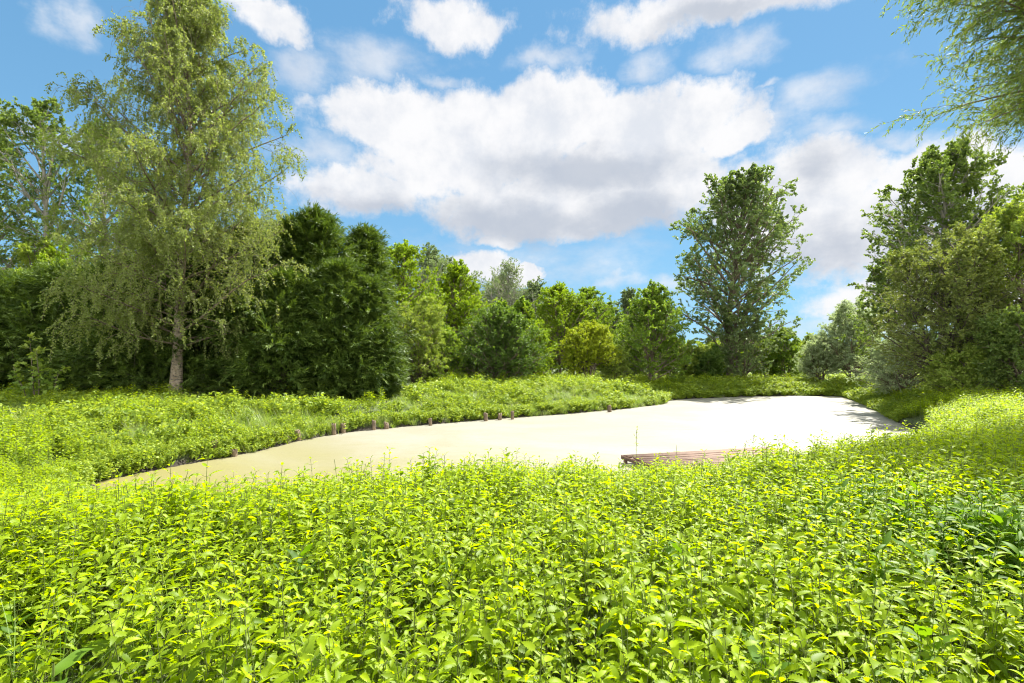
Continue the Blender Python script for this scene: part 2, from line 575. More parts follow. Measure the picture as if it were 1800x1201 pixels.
# thin darker drift lines and specks of debris in the film
n5 = g.noise(g.vmath('MULTIPLY', g.vmath('ADD', O, (3, 1, 0)), (0.35, 1.6, 1)), 1.6, 9, .75, 1.5)
c = g.mix(g.smooth(g.math('ABSOLUTE', g.math('SUBTRACT', n5, .5)), .025, 0.0, 0, .28), c, (0.12, 0.12, 0.045, 1))
n6 = g.noise(O, 5.0, 3, .8)
c = g.mix(g.smooth(n6, .70, .76, 0, .7), c, (0.10, 0.085, 0.04, 1))
p = g.n('ShaderNodeBsdfPrincipled')
g.put(p.inputs['Base Color'], c)
p.inputs['Roughness'].default_value = 0.48
p.inputs['Specular IOR Level'].default_value = 0.4
b = g.n('ShaderNodeBump')
b.inputs['Distance'].default_value = .01
b.inputs['Strength'].default_value = .4
g.put(b.inputs['Height'], n3)
g.put(p.inputs['Normal'], b.outputs[0])
g.put(g.n('ShaderNodeOutputMaterial').inputs[0], p.outputs[0])
wx, wy = np.meshgrid(np.linspace(-16, 36, 53), np.linspace(6, 52, 47))
wi = np.arange(wx.size).reshape(wx.shape)
wf = np.stack([wi[:-1, :-1], wi[:-1, 1:], wi[1:, 1:], wi[1:, :-1]], -1).reshape(-1, 4)
keep = (pond_dist(wx, wy) < 2.2).ravel()
wf = wf[keep[wf].all(1)]
water = link('water', mesh_np('water', np.stack([wx, wy, np.full(wx.shape, WATER + 0.02)], -1).reshape(-1, 3), [wf]), m)
tag(water, 'still pond water under a pale film of duckweed', kind='structure')


# ------------------------------------------------------------------ trees
def prof(kind, s):
    s = np.clip(s, 0, 1)
    if kind == 'oval':
        return np.clip(np.sin(PI * (0.12 + 0.88 * s) ** 0.85), 0.05, 1)
    if kind == 'dome':
        return np.sqrt(np.clip(1 - (s * 0.99) ** 2.6, 0.02, 1))
    if kind == 'cone':
        return np.clip(1.0 - s, 0, 1) ** 0.75 * (0.8 + 0.2 * np.minimum(1, s * 6))
    if kind == 'egg':
        return np.clip(np.sin(PI * (0.25 + 0.73 * s) ** 1.1) ** 0.6, 0.08, 1)
    if kind == 'weep':
        return np.clip((1 - s) ** 0.62 * (0.70 + 0.30 * np.sin(PI * np.clip(s * 1.5, 0, 1))), .08, 1)
    return np.ones_like(s)


def make_tree(name, label, px, d, top, wpx, leaf, bark='brown', cat='tree', group=None, kind='oval', cb=0.2, stems=1,
              n1=50, n2=7, n3=5, m=10, LL=0.16, LW=0.11, a1=1.0, up1=0.25, up2=0.1, trad=None, seed=1, ang2=0.8, spread=0.35,
              lean=(0, 0), droop=0.1, l2=0.42, l3=0.45, trop3=0.0, topbias=0.0, clump=0.55, base_z=None, k3=3, extra=None, dx=0.0, up=0.45,
              twig_show=False):
    rng = np.random.default_rng(seed)
    X, Y = (px - 900) / F * d + dx, d
    z0 = float(height(X, Y)) if base_z is None else base_z
    H = CAMZ + (HOR - top) / F * d - z0
    Rr = wpx / 2 / F * d * (1.18 if group == 'trees in the wood behind the pond' else 1.0)
    root = empty(name, (X, Y, z0))
    tag(root, label, cat, group)
    tr = trad or (0.012 * H + 0.05)
    K0 = 12
    Pf = (lambda q: np.interp(q, np.linspace(0, 1, len(kind)), kind)) if not isinstance(kind, str) else (lambda q: prof(kind, q))
    if stems == 1:
        st = grow(np.array([[0, 0, -0.3]]), np.array([[lean[0], lean[1], 1.0]]), np.array([H * 0.97 + .3]), K0, rng, (0, 0, 0.25), 0.035)
        st[:, :, :2] *= 1.0
        srad = tr * (np.linspace(1, 0.10, K0)[None, :] ** 0.9)
        srad[:, 0] *= 1.35
    else:
        az = np.arange(stems) * 2 * PI / stems + rng.uniform(0, 1, stems)
        inc = rng.uniform(0.35, 1.0, stems) * spread
        inc = np.minimum(inc * 1.6, math.asin(min(.95, .62 * Rr / (.85 * H)))) * rng.uniform(.6, 1, stems) / 1.6
        inc[0] = 0.03
        dd = np.stack([np.cos(az) * np.sin(inc * 1.6), np.sin(az) * np.sin(inc * 1.6), np.cos(inc * 1.6)], -1)
        LL0 = H * rng.uniform(0.72, 0.92, stems)
        LL0[0] = H * 0.95
        st = grow(np.stack([np.cos(az) * tr, np.sin(az) * tr, np.full(stems, -0.25)], -1), dd, LL0 + .25, K0, rng, (0, 0, 0.5), 0.06)
        srad = tr * 0.8 * np.linspace(1, 0.1, K0)[None, :] * rng.uniform(0.6, 1, (stems, 1))
    # primaries
    nn = max(1, n1 // stems)
    N = stems
    t = (np.arange(nn)[None, :] + rng.uniform(0, 1, (N, nn))) / nn
    t = cb + (0.965 - cb) * t ** .92
    o, tan = interp(st, t)
    azp = np.arange(nn)[None, :] * 2.39996 + rng.uniform(0, 6.28, (N, 1)) + rng.normal(size=(N, nn)) * 0.4
    if stems > 1:   # outer stems branch mostly outward
        oaz = np.arctan2(o[..., 1], o[..., 0])
        azp = oaz + (np.mod(azp, 2 * PI) - PI) * 0.75
    s = np.clip((o[..., 2] / H - cb) / (1 - cb), 0, 1)
    al = a1 * (1.12 - 0.45 * s) + rng.normal(size=s.shape) * 0.12
    al = np.clip(al, 0.25, 1.75)
    hd = np.stack([np.cos(azp), np.sin(azp), np.zeros_like(azp)], -1)
    dd = np.sin(al)[..., None] * hd + np.cos(al)[..., None] * np.array([0, 0, 1.0])
    have = np.hypot(o[..., 0], o[..., 1]) if stems > 1 else 0.0
    Lp = np.full(s.shape, .3 * Rr)
    sa = np.maximum(np.sin(np.clip(al, .4, 1.3)), .4)
    for _ in range(8):      # the tip of each limb lies on the crown outline
        tip = s + Lp * np.cos(al) * 1.1 / (H * (1 - cb))
        want = np.where(tip > 1, .5 * Lp, np.maximum(Rr * Pf(tip) - have * .9, .12 * Rr) / sa)
        Lp = .5 * Lp + .5 * want
    Lp = Lp * (1.06 - .46 * rng.uniform(0, 1, s.shape) ** (1.3 if stems > 1 else 2.0))
    o, dd, Lp = o.reshape(-1, 3), dd.reshape(-1, 3), Lp.ravel()
    K1 = 7
    P1_ = grow(o, dd, Lp, K1, rng, (0, 0, up1), 0.09)
    R1 = (np.clip(0.016 * Lp + 0.012, 0, tr * .5))[:, None] * np.linspace(1, 0.2, K1)[None, :]
    P2_, R2 = children(P1_, R1, n2, 0.18, 1.0, ang2, lambda t, pl: np.maximum(pl * l2 * (1.15 - 0.6 * t), .4), 5, rng, (0, 0, up2), 0.12, flat=0.3, rfac=0.6)
    P3_, R3 = children(P2_, R2, n3, 0.15, 1.0, 0.75, lambda t, pl: np.maximum(pl * l3 * (1.1 - 0.4 * t), 0.25), k3, rng, (0, 0, trop3), 0.15, rfac=0.6)
    wood = Acc()
    V, Fc = tubes(st, srad, 10)
    wood.add(V, Fc)
    V, Fc = tubes(P1_, R1, 5)
    wood.add(V, Fc)
    V, Fc = tubes(P2_, np.maximum(R2, .006), 3)
    wood.add(V, Fc)
    if twig_show:
        V, Fc = tubes(P3_, np.maximum(R3, .004), 3)
        wood.add(V, Fc)
    link('trunk', wood.mesh('trunk', attr=False, smooth=True), BM[bark], root)
    bias = (P3_[:, -1, 2] / H - 0.5) * topbias + (rng.normal(size=len(P3_)) * .05)
    q = .78 if d > 30 else .9
    V, Fc, A = leaves(P3_, int(m * (1.65 if d > 30 else 1.3)), LL * q, LW * q, rng, up=up, droop=droop, clump=clump, bias=bias)
    cr = Acc()
    cr.add(V, Fc, A)
    if extra:
        extra(root, cr, wood, H, Rr, rng)
    link('crown', cr.mesh('crown'), LM[leaf], root)
    return root


def make_conifer(name, label, px, d, top, wpx, seed, group=None, n1=170, n2=13, m=16, fl=0.26, fw=0.04, leaf='conifer', cb=0.02, kind='cone'):
    rng = np.random.default_rng(seed)
    X, Y = (px - 900) / F * d, d
    z0 = float(height(X, Y))
    H = CAMZ + (HOR - top) / F * d - z0
    Rr = wpx / 2 / F * d
    root = empty(name, (X, Y, z0))
    tag(root, label, 'conifer', group)
    st = grow(np.array([[0, 0, -.3]]), np.array([[0, 0, 1.0]]), np.array([H + .3]), 10, rng, (0, 0, .2), .02)
    srad = (0.014 * H + .05) * np.linspace(1, .08, 10)[None, :]
    t = cb + (0.99 - cb) * ((np.arange(n1)[None, :] + rng.uniform(0, 1, (1, n1))) / n1) ** 1.05
    o, _ = interp(st, t)
    az = np.arange(n1)[None, :] * 2.39996 + rng.normal(size=(1, n1)) * .3
    s = t
    pr = np.clip(1 - s, 0, 1) ** 0.55 * (0.86 + 0.14 * np.minimum(1, s * 8))
    Lp = (Rr * pr * rng.uniform(.66, 1.14, s.shape) * (1 + .13 * np.sin(az * 2 + s * 9 + seed)) + 0.15).ravel()
    al = 1.15 - 0.55 * s + rng.normal(size=s.shape) * .1
    dd = np.stack([np.cos(az) * np.sin(al), np.sin(az) * np.sin(al), np.cos(al)], -1).reshape(-1, 3)
    P1_ = grow(o.reshape(-1, 3), dd, Lp, 6, rng, (0, 0, -0.25), .06)
    R1 = np.full((n1, 1), .03) * np.linspace(1, .2, 6)[None, :]
    P2_, R2 = children(P1_, R1, n2, 0.3, 1.0, 0.62, lambda t, pl: 0.55 + 0.25 * pl * (1 - t * .6), 5, rng, (0, 0, -0.35), .07, flat=.6)
    wood = Acc()
    wood.add(*tubes(st, srad, 8))
    wood.add(*tubes(P1_, R1, 4))
    link('trunk', wood.mesh('trunk', attr=False, smooth=True), BM['dark'], root)
    cr = Acc()
    V, Fc, A = leaves(P2_, m, fl, fw, rng, t0=0.0, ang=0.5, up=.55, droop=.18, clump=.75, fold=.05)
    cr.add(V, Fc, A)
    V, Fc, A = leaves(P1_, 20, fl * 1.2, fw * 2, rng, t0=.2, ang=.7, up=.6, droop=.2, clump=.3)
    cr.add(V, Fc, A)
    link('crown', cr.mesh('crown'), LM[leaf], root)
    return root


T = make_tree
# --- the weeping birch


def make_birch():
    rng = np.random.default_rng(11)
    d = 26.0
    X = (308 - 900) / F * d
    z0 = float(height(X, d))
    H = 24.0
    root = empty('weeping_birch', (X, d, z0))
    tag(root, 'tall weeping birch with pale trunk and hanging twigs before the dark conifers', 'tree')
    st = grow(np.array([[0, 0, -.4]]), np.array([[0.03, 0, 1.0]]), np.array([H * .98]), 16, rng, (0.03, 0, .25), .03)
    srad = .27 * (np.linspace(1, .05, 16)[None, :] ** 1.05)
    srad[0, 0] = .42
    srad[0, 1] = .29
    n1 = 120
    t = 0.13 + 0.86 * ((np.arange(n1) + rng.uniform(0, 1, n1)) / n1)[None, :]
    o, _ = interp(st, t)
    s = (t - .13) / .87
    az = np.arange(n1)[None, :] * 2.39996 + rng.normal(size=(1, n1)) * .35
    al = np.interp(s, [0, .2, .5, .8, 1], [1.3, 1.05, .8, .62, .4]) + rng.normal(size=s.shape) * .1
    L = np.full(s.shape, 2.0)
    for _ in range(8):
        tip = s + L * np.cos(al) / (H * .87)
        env = np.interp(tip, [-.1, 0, .11, .28, .41, .56, .69, .83, 1.0], [3.6, 4.9, 5.7, 5.6, 5.2, 4.8, 4.1, 3.0, .6])
        env = env * (1 + .15 * np.cos(az) * (tip < .3) + .03 * np.cos(az))
        L = .5 * L + .5 * env / np.maximum(np.sin(al), .4)
    dd = np.stack([np.cos(az) * np.sin(al), np.sin(az) * np.sin(al), np.cos(al)], -1).reshape(-1, 3)
    L = (L * (1 - .4 * rng.uniform(0, 1, L.shape) ** 1.8)).ravel()
    P1_ = grow(o.reshape(-1, 3), dd, L, 9, rng, (0, 0, -.1), .08)
    R1 = (.0105 * L + .010)[:, None] * np.linspace(1, .18, 9)[None, :]
    P2_, R2 = children(P1_, R1, 11, .12, 1.0, .75, lambda t, pl: pl * .36 * (1.1 - .55 * t), 7, rng, (0, 0, -.35), .12, rfac=.5)
    P3_, R3 = children(P2_, R2, 6, .1, 1.0, 1.0, lambda t, pl: .45 + .38 * pl, 7, rng, (0, 0, -3.4), .10, jit=.55, rfac=.6)
    wood, limbs = Acc(), Acc()
    wood.add(*tubes(st, srad, 14))
    limbs.add(*tubes(P1_, R1, 6))
    limbs.add(*tubes(P2_, np.maximum(R2, .006), 3))
    limbs.add(*tubes(P3_, np.full(P3_.shape[:2], .004), 3))
    link('trunk', wood.mesh('trunk', attr=False, smooth=True), BM['birch'], root)
    link('limbs', limbs.mesh('limbs', attr=False, smooth=True), BM['brown'], root)
    hgt = P3_[:, 0, 2] / H
    keepm = rng.uniform(0, 1, len(P3_)) > np.interp(hgt, [.2, .5, .7, 1], [.05, .18, .42, .6])
    P3s = P3_[keepm]
    V, Fc, A = leaves(P3s, 50, .085, .066, rng, t0=.02, ang=1.1, up=.15, droop=.3, clump=.4)
    V = (V.reshape(-1, 4, 3) + rng.normal(size=(len(V) // 4, 1, 3)) * .04).reshape(-1, 3)
    cr = Acc()
    cr.add(V, Fc, A)
    V, Fc, A = leaves(P2_, 16, .095, .07, rng, t0=.1, ang=1.0, up=.2, droop=.4, clump=.5)
    cr.add(V, Fc, A)
    link('crown', cr.mesh('crown'), LM['birch'], root)


make_birch()

# --- the dark conifers behind and beside the birch
for i, (px, d, top, wpx, lab) in enumerate([
    (-70, 28, 515, 320, 'dark conifer at the left edge, lowest row behind the sapling'),
    (40, 29, 512, 300, 'dark feathery conifer directly behind the yellow tipped sapling'),
    (135, 29, 498, 280, 'dark feathery conifer between the sapling and the birch'),
    (232, 28.5, 478, 260, 'dark conifer just left of the birch trunk'),
    (345, 29, 440, 290, 'dark conifer close behind the birch trunk'),
    (440, 29.5, 420, 260, 'tall dark conifer under the right half of the birch crown'),
    (512, 31, 402, 200, 'tall narrow-topped conifer just right of the birch crown'),
    (574, 31.5, 390, 235, 'tallest of the conifers, its tip above all the others'),
    (630, 33, 415, 190, 'rightmost tall conifer with a rounded top'),
    (648, 29.0, 505, 120, 'low conifer at the right foot of the tall conifers'),
    (600, 28.8, 480, 200, 'middling conifer standing in front of the tallest one'),
    (500, 28.0, 500, 220, 'low broad conifer in front of the tall ones right of the birch'),
]):
    make_conifer('conifer', lab, px, d, top, wpx, 40 + i, 'dark conifers behind the birch', n1=int(130 + wpx * .55), n2=16, m=26)

# --- tall broadleaves at the far left
T('aspen_tree', 'dense tall tree cut off by the left edge above the hedge', -25, 36, 168, 170, 'aspen', 'grey', group='tall trees behind the left hedge', kind='egg', cb=.25, n1=60, n2=8, n3=6, m=11, LL=.16, LW=.13, a1=.8, seed=3)
T('aspen_tree', 'open tall tree with bare lower branches left of the birch crown', 92, 36, 180, 175, 'aspen', 'grey', group='tall trees behind the left hedge', kind='egg', cb=.35, n1=44, n2=7, n3=5, m=10, LL=.15, LW=.12, a1=.75, seed=4)
T('aspen_tree', 'tall tree half hidden behind the left side of the birch', 190, 38, 215, 180, 'mid', 'grey', group='tall trees behind the left hedge', kind='egg', cb=.3, n1=48, n2=8, n3=5, m=10, LL=.16, LW=.12, a1=.8, seed=5)
T('broadleaf_tree', 'sunlit yellow-green tree rising behind the leftmost conifer', 15, 33, 395, 200, 'light', kind='dome', cb=.2, stems=4, n1=80, n2=7, n3=6, m=10, seed=6, LL=.14, LW=.1)
T('broadleaf_tree', 'yellow-green tree top between hedge and left side of the birch', 135, 33, 425, 190, 'yellow', kind='dome', cb=.2, stems=4, n1=80, n2=7, n3=6, m=10, seed=7, LL=.14, LW=.1)
T('broadleaf_tree', 'light tree seen through the lower left of the birch crown', 250, 34, 400, 170, 'light', kind='dome', cb=.2, stems=3, n1=70, n2=7, n3=6, m=9, seed=8, LL=.14, LW=.1)

# --- the wood behind the long left bank
bg_ = 'trees in the wood behind the pond'
T('broadleaf_tree', 'yellow-green tree rising directly right of the conifers', 702, 39, 428, 130, 'yellow', group=bg_, kind='egg', cb=.12, n1=64, n2=7, n3=6, m=10, seed=21, LL=.15, LW=.11)
T('willow_shrub', 'pale feathery willow shrub at the right foot of the conifers', 722, 36, 520, 125, 'light', cat='shrub', group=bg_, kind='dome', cb=.05, stems=5, n1=90, n2=7, n3=5, m=11, seed=22, LL=.17, LW=.045, trop3=-.6)
for i, (px, top, wp, lab) in enumerate([
    (748, 442, 160, 'tall grey-green tree, first of the sloping row above the yellow trees'),
    (815, 468, 150, 'tall grey-green tree, second of the sloping row above the maple'),
    (868, 490, 120, 'grey-green tree of the sloping row left of the bare-topped tree'),
    (930, 508, 120, 'grey-green tree of the sloping row right of the bare-topped tree'),
    (985, 520, 130, 'grey-green tree at the low end of the sloping row')]):
    T('poplar_tree', lab, px, 60 + i * 3, top, wp, 'grey', 'grey', group='grey-green row of tall trees', kind='egg', cb=.2, n1=60, n2=7, n3=5, m=9, seed=30 + i, LL=.24, LW=.13, a1=.65, droop=.2)
T('maple_tree', 'yellow-green maple with upright branches behind the dark bush', 802, 44, 468, 110, 'yellow', group=bg_, kind='egg', cb=.12, n1=60, n2=7, n3=5, m=10, seed=23, LL=.18, LW=.14, a1=.75)
T('bare_topped_tree', 'thin-leaved grey tree with bare twigs at its top', 888, 54, 466, 105, 'grey', 'grey', group=bg_, kind='egg', cb=.2, n1=60, n2=7, n3=5, m=4, seed=24, LL=.15, LW=.09, a1=.8, twig_show=True)
T('broadleaf_shrub', 'small mid-green shrub between the willow shrub and dark bush', 772, 38, 575, 110, 'mid', cat='shrub', group=bg_, kind='dome', cb=.04, stems=5, n1=80, n2=6, n3=5, m=9, seed=25, LL=.13, LW=.09)
T('dark_bush', 'large dark glossy bush standing at the middle of the wood edge', 872, 39, 545, 165, 'dark', cat='shrub', group=bg_, kind='dome', cb=.03, stems=6, n1=130, n2=7, n3=6, m=10, seed=26, LL=.14, LW=.10, topbias=.3)
T('broadleaf_shrub', 'yellow-green shrub right behind the dark glossy bush', 936, 42, 560, 90, 'yellow', cat='shrub', group=bg_, kind='dome', cb=.05, stems=4, n1=70, n2=6, n3=5, m=9, seed=27, LL=.15, LW=.1)
T('ash_tree', 'sunlit ash with ragged top left of the golden bush', 985, 50, 505, 120, 'yellow', group=bg_, kind='egg', cb=.15, n1=64, n2=7, n3=5, m=10, seed=28, LL=.2, LW=.1)
T('ash_tree', 'mid-green tree directly behind the golden bush', 1040, 52, 512, 110, 'mid', group=bg_, kind='egg', cb=.15, n1=64, n2=7, n3=5, m=10, seed=29, LL=.2, LW=.11)
T('golden_bush', 'round golden yellow bush with bare stems at its foot', 1037, 44, 570, 88, 'golden', cat='shrub', group=bg_, kind='dome', cb=.28, stems=7, n1=110, n2=7, n3=6, m=10, seed=35, LL=.13, LW=.08, spread=.3)
T('broadleaf_shrub', 'low pale shrub at the right foot of the golden bush', 1078, 45, 608, 56, 'light', cat='shrub', group=bg_, kind='dome', cb=.03, stems=4, n1=50, n2=6, n3=4, m=8, seed=36, LL=.15, LW=.09)
T('poplar_tree', 'slim grey-green tree top just right of the golden bush', 1098, 60, 512, 52, 'grey', 'grey', group='grey-green row of tall trees', kind='egg', cb=.2, n1=50, n2=6, n3=5, m=9, seed=37, LL=.22, LW=.12, a1=.6)
T('broadleaf_tree', 'dense dark green tree left of the big poplar', 1143, 46, 508, 112, 'mid', group=bg_, kind='egg', cb=.06, n1=80, n2=8, n3=6, m=10, seed=38, LL=.17, LW=.12, a1=.9)
# --- the big poplar
T('poplar_tree', 'big open poplar with forked trunk standing alone beyond the pond', 1284, 56, 310, 230, 'poplar', 'brown', kind=[.85, .92, .92, .95, 1.0, 1.0, 1.0, .95, .84, .62, .12], cb=.13, n1=84, n2=9, n3=5, m=12, LL=.25, LW=.21, a1=.98, up1=.3, seed=61, trad=.40, l2=.34, l3=.42, lean=(-.02, 0), clump=.7)
for i, (px, d, top, wp, lf, lab) in enumerate([
    (1215, 53, 600, 50, 'light', 'pale shrub between the dark tree and the poplar'),
    (1245, 52, 606, 44, 'dark', 'small dark cone-shaped bush left of the poplar trunk'),
    (1278, 60, 596, 60, 'yellow', 'yellow-green shrub seen under the poplar left of the trunk'),
    (1306, 54, 530, 120, 'poplar', 'dark ivy-like bush round the foot of the poplar'),
    (1348, 60, 590, 66, 'yellow', 'yellow-green shrub under the right side of the poplar'),
    (1384, 58, 572, 66, 'mid', 'rounded mid-green shrub right of the poplar'),
    (1420, 64, 585, 60, 'light', 'light green shrub left of the silver willow'),
    (1182, 62, 590, 60, 'mid', 'shrub peeping out left of the poplar crown'),
    (1110, 56, 600, 60, 'grey', 'grey shrub behind the dense dark tree')]):
    T('undergrowth_shrub', lab, px, d, top, wp, lf, cat='shrub', group='shrubs round the foot of the poplar', kind='dome', cb=.03, stems=4, n1=60, n2=6, n3=5, m=9, seed=60 + i, LL=.18, LW=.12)
for i, (px, d, top, wp, lf, lab) in enumerate([
    (690, 46, 470, 120, 'mid', 'mid-green tree filling in behind the pale willow shrub'),
    (775, 50, 500, 130, 'light', 'light green tree behind the maple'),
    (835, 48, 520, 110, 'yellow', 'yellowish tree behind the left half of the dark bush'),
    (905, 50, 520, 110, 'mid', 'mid-green tree behind the right half of the dark bush'),
    (955, 56, 525, 120, 'mid', 'mid-green tree behind the yellow-green shrub'),
    (1015, 60, 515, 130, 'light', 'light green tree behind the two ashes'),
    (1070, 58, 535, 100, 'mid', 'mid-green tree behind the low pale shrub'),
    (1120, 62, 545, 110, 'grey', 'grey-green tree behind the dense dark tree')]):
    T('broadleaf_tree', lab, px, d, top, wp, lf, group=bg_, kind='egg', cb=.05, stems=2, n1=70, n2=6, n3=5, m=8, seed=130 + i, LL=.24, LW=.17)
# --- far tree line closing the gaps
far_src = []
for i, (lf, k_) in enumerate([('mid', 'dome'), ('light', 'dome'), ('grey', 'egg')]):
    px = 1140 + i * 130
    far_src.append(T('distant_tree', 'far trees of the tree line beyond the meadow', px, 95 + 4 * i, 590 + 6 * i, 120, lf, group='distant tree line', kind=k_, cb=.04, stems=3, n1=70, n2=7, n3=5, m=9, seed=90 + i, LL=.36, LW=.26))
rf = np.random.default_rng(17)
for i in range(24):
    src = far_src[i % 3]
    px = -100 + i * 85 + rf.uniform(-20, 20)
    d = rf.uniform(84, 118) if px > 1000 else rf.uniform(78, 100)
    X = (px - 900) / F * d
    o = src.copy()
    COL.objects.link(o)
    for ch in src.children:
        c = ch.copy()
        COL.objects.link(c)
        c.parent = o
    o.location = (X, d, float(height(X, d)))
    o.rotation_euler = (0, 0, rf.uniform(0, 6.28))
    q = rf.uniform(.75, 1.15) * (.85 if 1380 < px < 1480 else 1)
    o.scale = (q * 1.1, q * 1.1, q)
# --- right side
T('silver_willow', 'silvery grey willow leaning towards the far end of the pond', 1500, 50, 522, 130, 'silver', 'brown', kind='dome', cb=.12, stems=5, n1=110, n2=7, n3=6, m=10, seed=71, LL=.2, LW=.06, droop=.25)
T('silver_willow', 'low silvery willow with a dark limb, farther left of the two', 1446, 52, 588, 95, 'silver', 'brown', kind='dome', cb=.15, stems=4, n1=80, n2=6, n3=5, m=10, seed=72, LL=.2, LW=.06, droop=.25)
T('broadleaf_tree', 'bright green tree between silver willow and right poplar', 1565, 40, 455, 110, 'aspen', kind='egg', cb=.1, n1=64, n2=7, n3=5, m=10, seed=73, LL=.16, LW=.12)
T('poplar_tree', 'tall green poplar behind the olive hawthorn on the right', 1655, 33, 262, 235, 'aspen', 'grey', kind=[.8, .95, 1, 1, .95, .9, .8, .6, .15], cb=.25, n1=80, n2=9, n3=6, m=13, seed=82, LL=.15, LW=.13, a1=.9, up1=.3, trad=.26, clump=.6, l2=.36)
T('hawthorn_tree', 'wide olive-brown hawthorn with dark stems on the right bank', 1672, 26.5, 392, 235, 'olive', 'dark', kind='dome', cb=.15, stems=6, n1=170, n2=8, n3=6, m=12, seed=75, LL=.085, LW=.065, a1=1.0, spread=.5)
T('elder_shrub', 'low silvery shrub at the left foot of the hawthorn', 1592, 34, 588, 165, 'silver', cat='shrub', kind='dome', cb=.03, stems=6, n1=110, n2=7, n3=5, m=12, seed=76, LL=.10, LW=.05)
T('elder_shrub', 'leafy green shrub under the hawthorn beside the nettles', 1700, 24.5, 612, 130, 'light', cat='shrub', kind='dome', cb=.03, stems=5, n1=80, n2=6, n3=5, m=12, seed=77, LL=.10, LW=.07)
T('broadleaf_tree', 'tree with mixed leaves cut off by the right edge', 1815, 25, 350, 170, 'light', kind='egg', cb=.1, n1=80, n2=8, n3=6, m=12, seed=78, LL=.11, LW=.075)
T('elder_shrub', 'dense shrub at the right edge above the nettles', 1800, 22.5, 530, 120, 'aspen', cat='shrub', kind='egg', cb=.03, stems=7, n1=80, n2=7, n3=5, m=12, seed=79, LL=.10, LW=.07)

# --- willow whose branches hang into the top right corner


def make_overhang():
    rng = np.random.default_rng(91)
    root = empty('overhanging_willow', (16.4, 11.3, float(height(16.4, 11.3))))
    tag(root, 'willow whose leafy branches hang into the top right corner', 'tree')
    st = grow(np.array([[0, 0, -.3]]), np.array([[-.05, 0, 1.0]]), np.array([13.0]), 10, rng, (0, 0, .2), .05)
    srad = .32 * np.linspace(1, .12, 10)[None, :]
    wood, cr = Acc(), Acc()
    wood.add(*tubes(st, srad, 12))
    # limbs: start on the trunk, most of them lean out over the camera's view
    n1 = 84
    t = rng.uniform(.60, .98, (1, n1))
    o, _ = interp(st, t)
    o = o.reshape(-1, 3)
    az = rng.uniform(0, 2 * PI, n1)
    az[:60] = rng.normal(size=60) * .5 + PI
    al = rng.uniform(.75, 1.25, n1)
    dd = np.stack([np.cos(az) * np.sin(al), np.sin(az) * np.sin(al), np.cos(al)], -1)
    L = rng.uniform(3.2, 6.0, n1)
    P1_ = grow(o, dd, L, 8, rng, (0, 0, -.35), .08)
    R1 = (.012 * L + .01)[:, None] * np.linspace(1, .15, 8)[None, :]
    P2_, R2 = children(P1_, R1, 11, .2, 1.0, .6, lambda t, pl: pl * .34 * (1.15 - .5 * t), 6, rng, (0, 0, -.6), .1, rfac=.5)
    P3_, R3 = children(P2_, R2, 7, .1, 1.0, .65, lambda t, pl: .35 + .22 * pl, 5, rng, (0, 0, -.7), .12, rfac=.6)
    wood.add(*tubes(P1_, R1, 6))
    wood.add(*tubes(P2_, np.maximum(R2, .004), 4))
    wood.add(*tubes(P3_, np.full(P3_.shape[:2], .0025), 3))
    V, Fc, A = leaves(P3_, 18, .115, .028, rng, t0=.02, ang=.7, up=.2, droop=.15, clump=.4)
    cr.add(V, Fc, A)
    link('trunk', wood.mesh('trunk', attr=False, smooth=True), BM['brown'], root)
    link('crown', cr.mesh('crown'), LM['willow'], root)


make_overhang()


# ------------------------------------------------------------------ herb layer
def blade(L, W, nseg, droop, fold, serr=0.0, shape='ovate', rng=None):
    """a leaf along +X with its midrib, optional saw-toothed edge; returns V (rows of 3), quads"""
    u = np.linspace(0, 1, nseg + 1)
    if shape == 'ovate':
        wd = np.sin(PI * np.clip(u, 0, 1) ** 0.62) ** 0.85
    elif shape == 'lance':
        wd = np.sin(PI * u ** 0.8) ** 0.8
    else:
        wd = (1 - u) ** 0.6 * np.minimum(1, u * 8 + .4)
    wd = wd * W / 2
    if serr:
        wd = wd * (1 + serr * np.where(np.arange(nseg + 1) % 2 == 0, -1, 1))
    wd[-1] = 0
    th = -droop * u ** 1.2
    du = L / nseg
    x = np.concatenate([[0], np.cumsum(np.cos(th[1:]) * du)])
    z = np.concatenate([[0], np.cumsum(np.sin(th[1:]) * du)])
    mid = np.stack([x, np.zeros_like(x), z], -1)
    lf = np.stack([x, wd * math.cos(fold), z + wd * math.sin(fold)], -1)
    rt = np.stack([x, -wd * math.cos(fold), z + wd * math.sin(fold)], -1)
    V = np.stack([lf, mid, rt], 1).reshape(-1, 3)
    k = np.arange(nseg) * 3
    q = np.concatenate([np.stack([k, k + 1, k + 4, k + 3], -1), np.stack([k + 1, k + 2, k + 5, k + 4], -1)])
    return V, q


def place(V, az, pitch, roll, pos):
    cr_, sr = math.cos(roll), math.sin(roll)
    V = V @ np.array([[1, 0, 0], [0, cr_, sr], [0, -sr, cr_]])
    cp, sp = math.cos(pitch), math.sin(pitch)
    V = V @ np.array([[cp, 0, sp], [0, 1, 0], [-sp, 0, cp]])
    ca, sa = math.cos(az), math.sin(az)
    V = V @ np.array([[ca, sa, 0], [-sa, ca, 0], [0, 0, 1]])
    return V + np.array(pos)


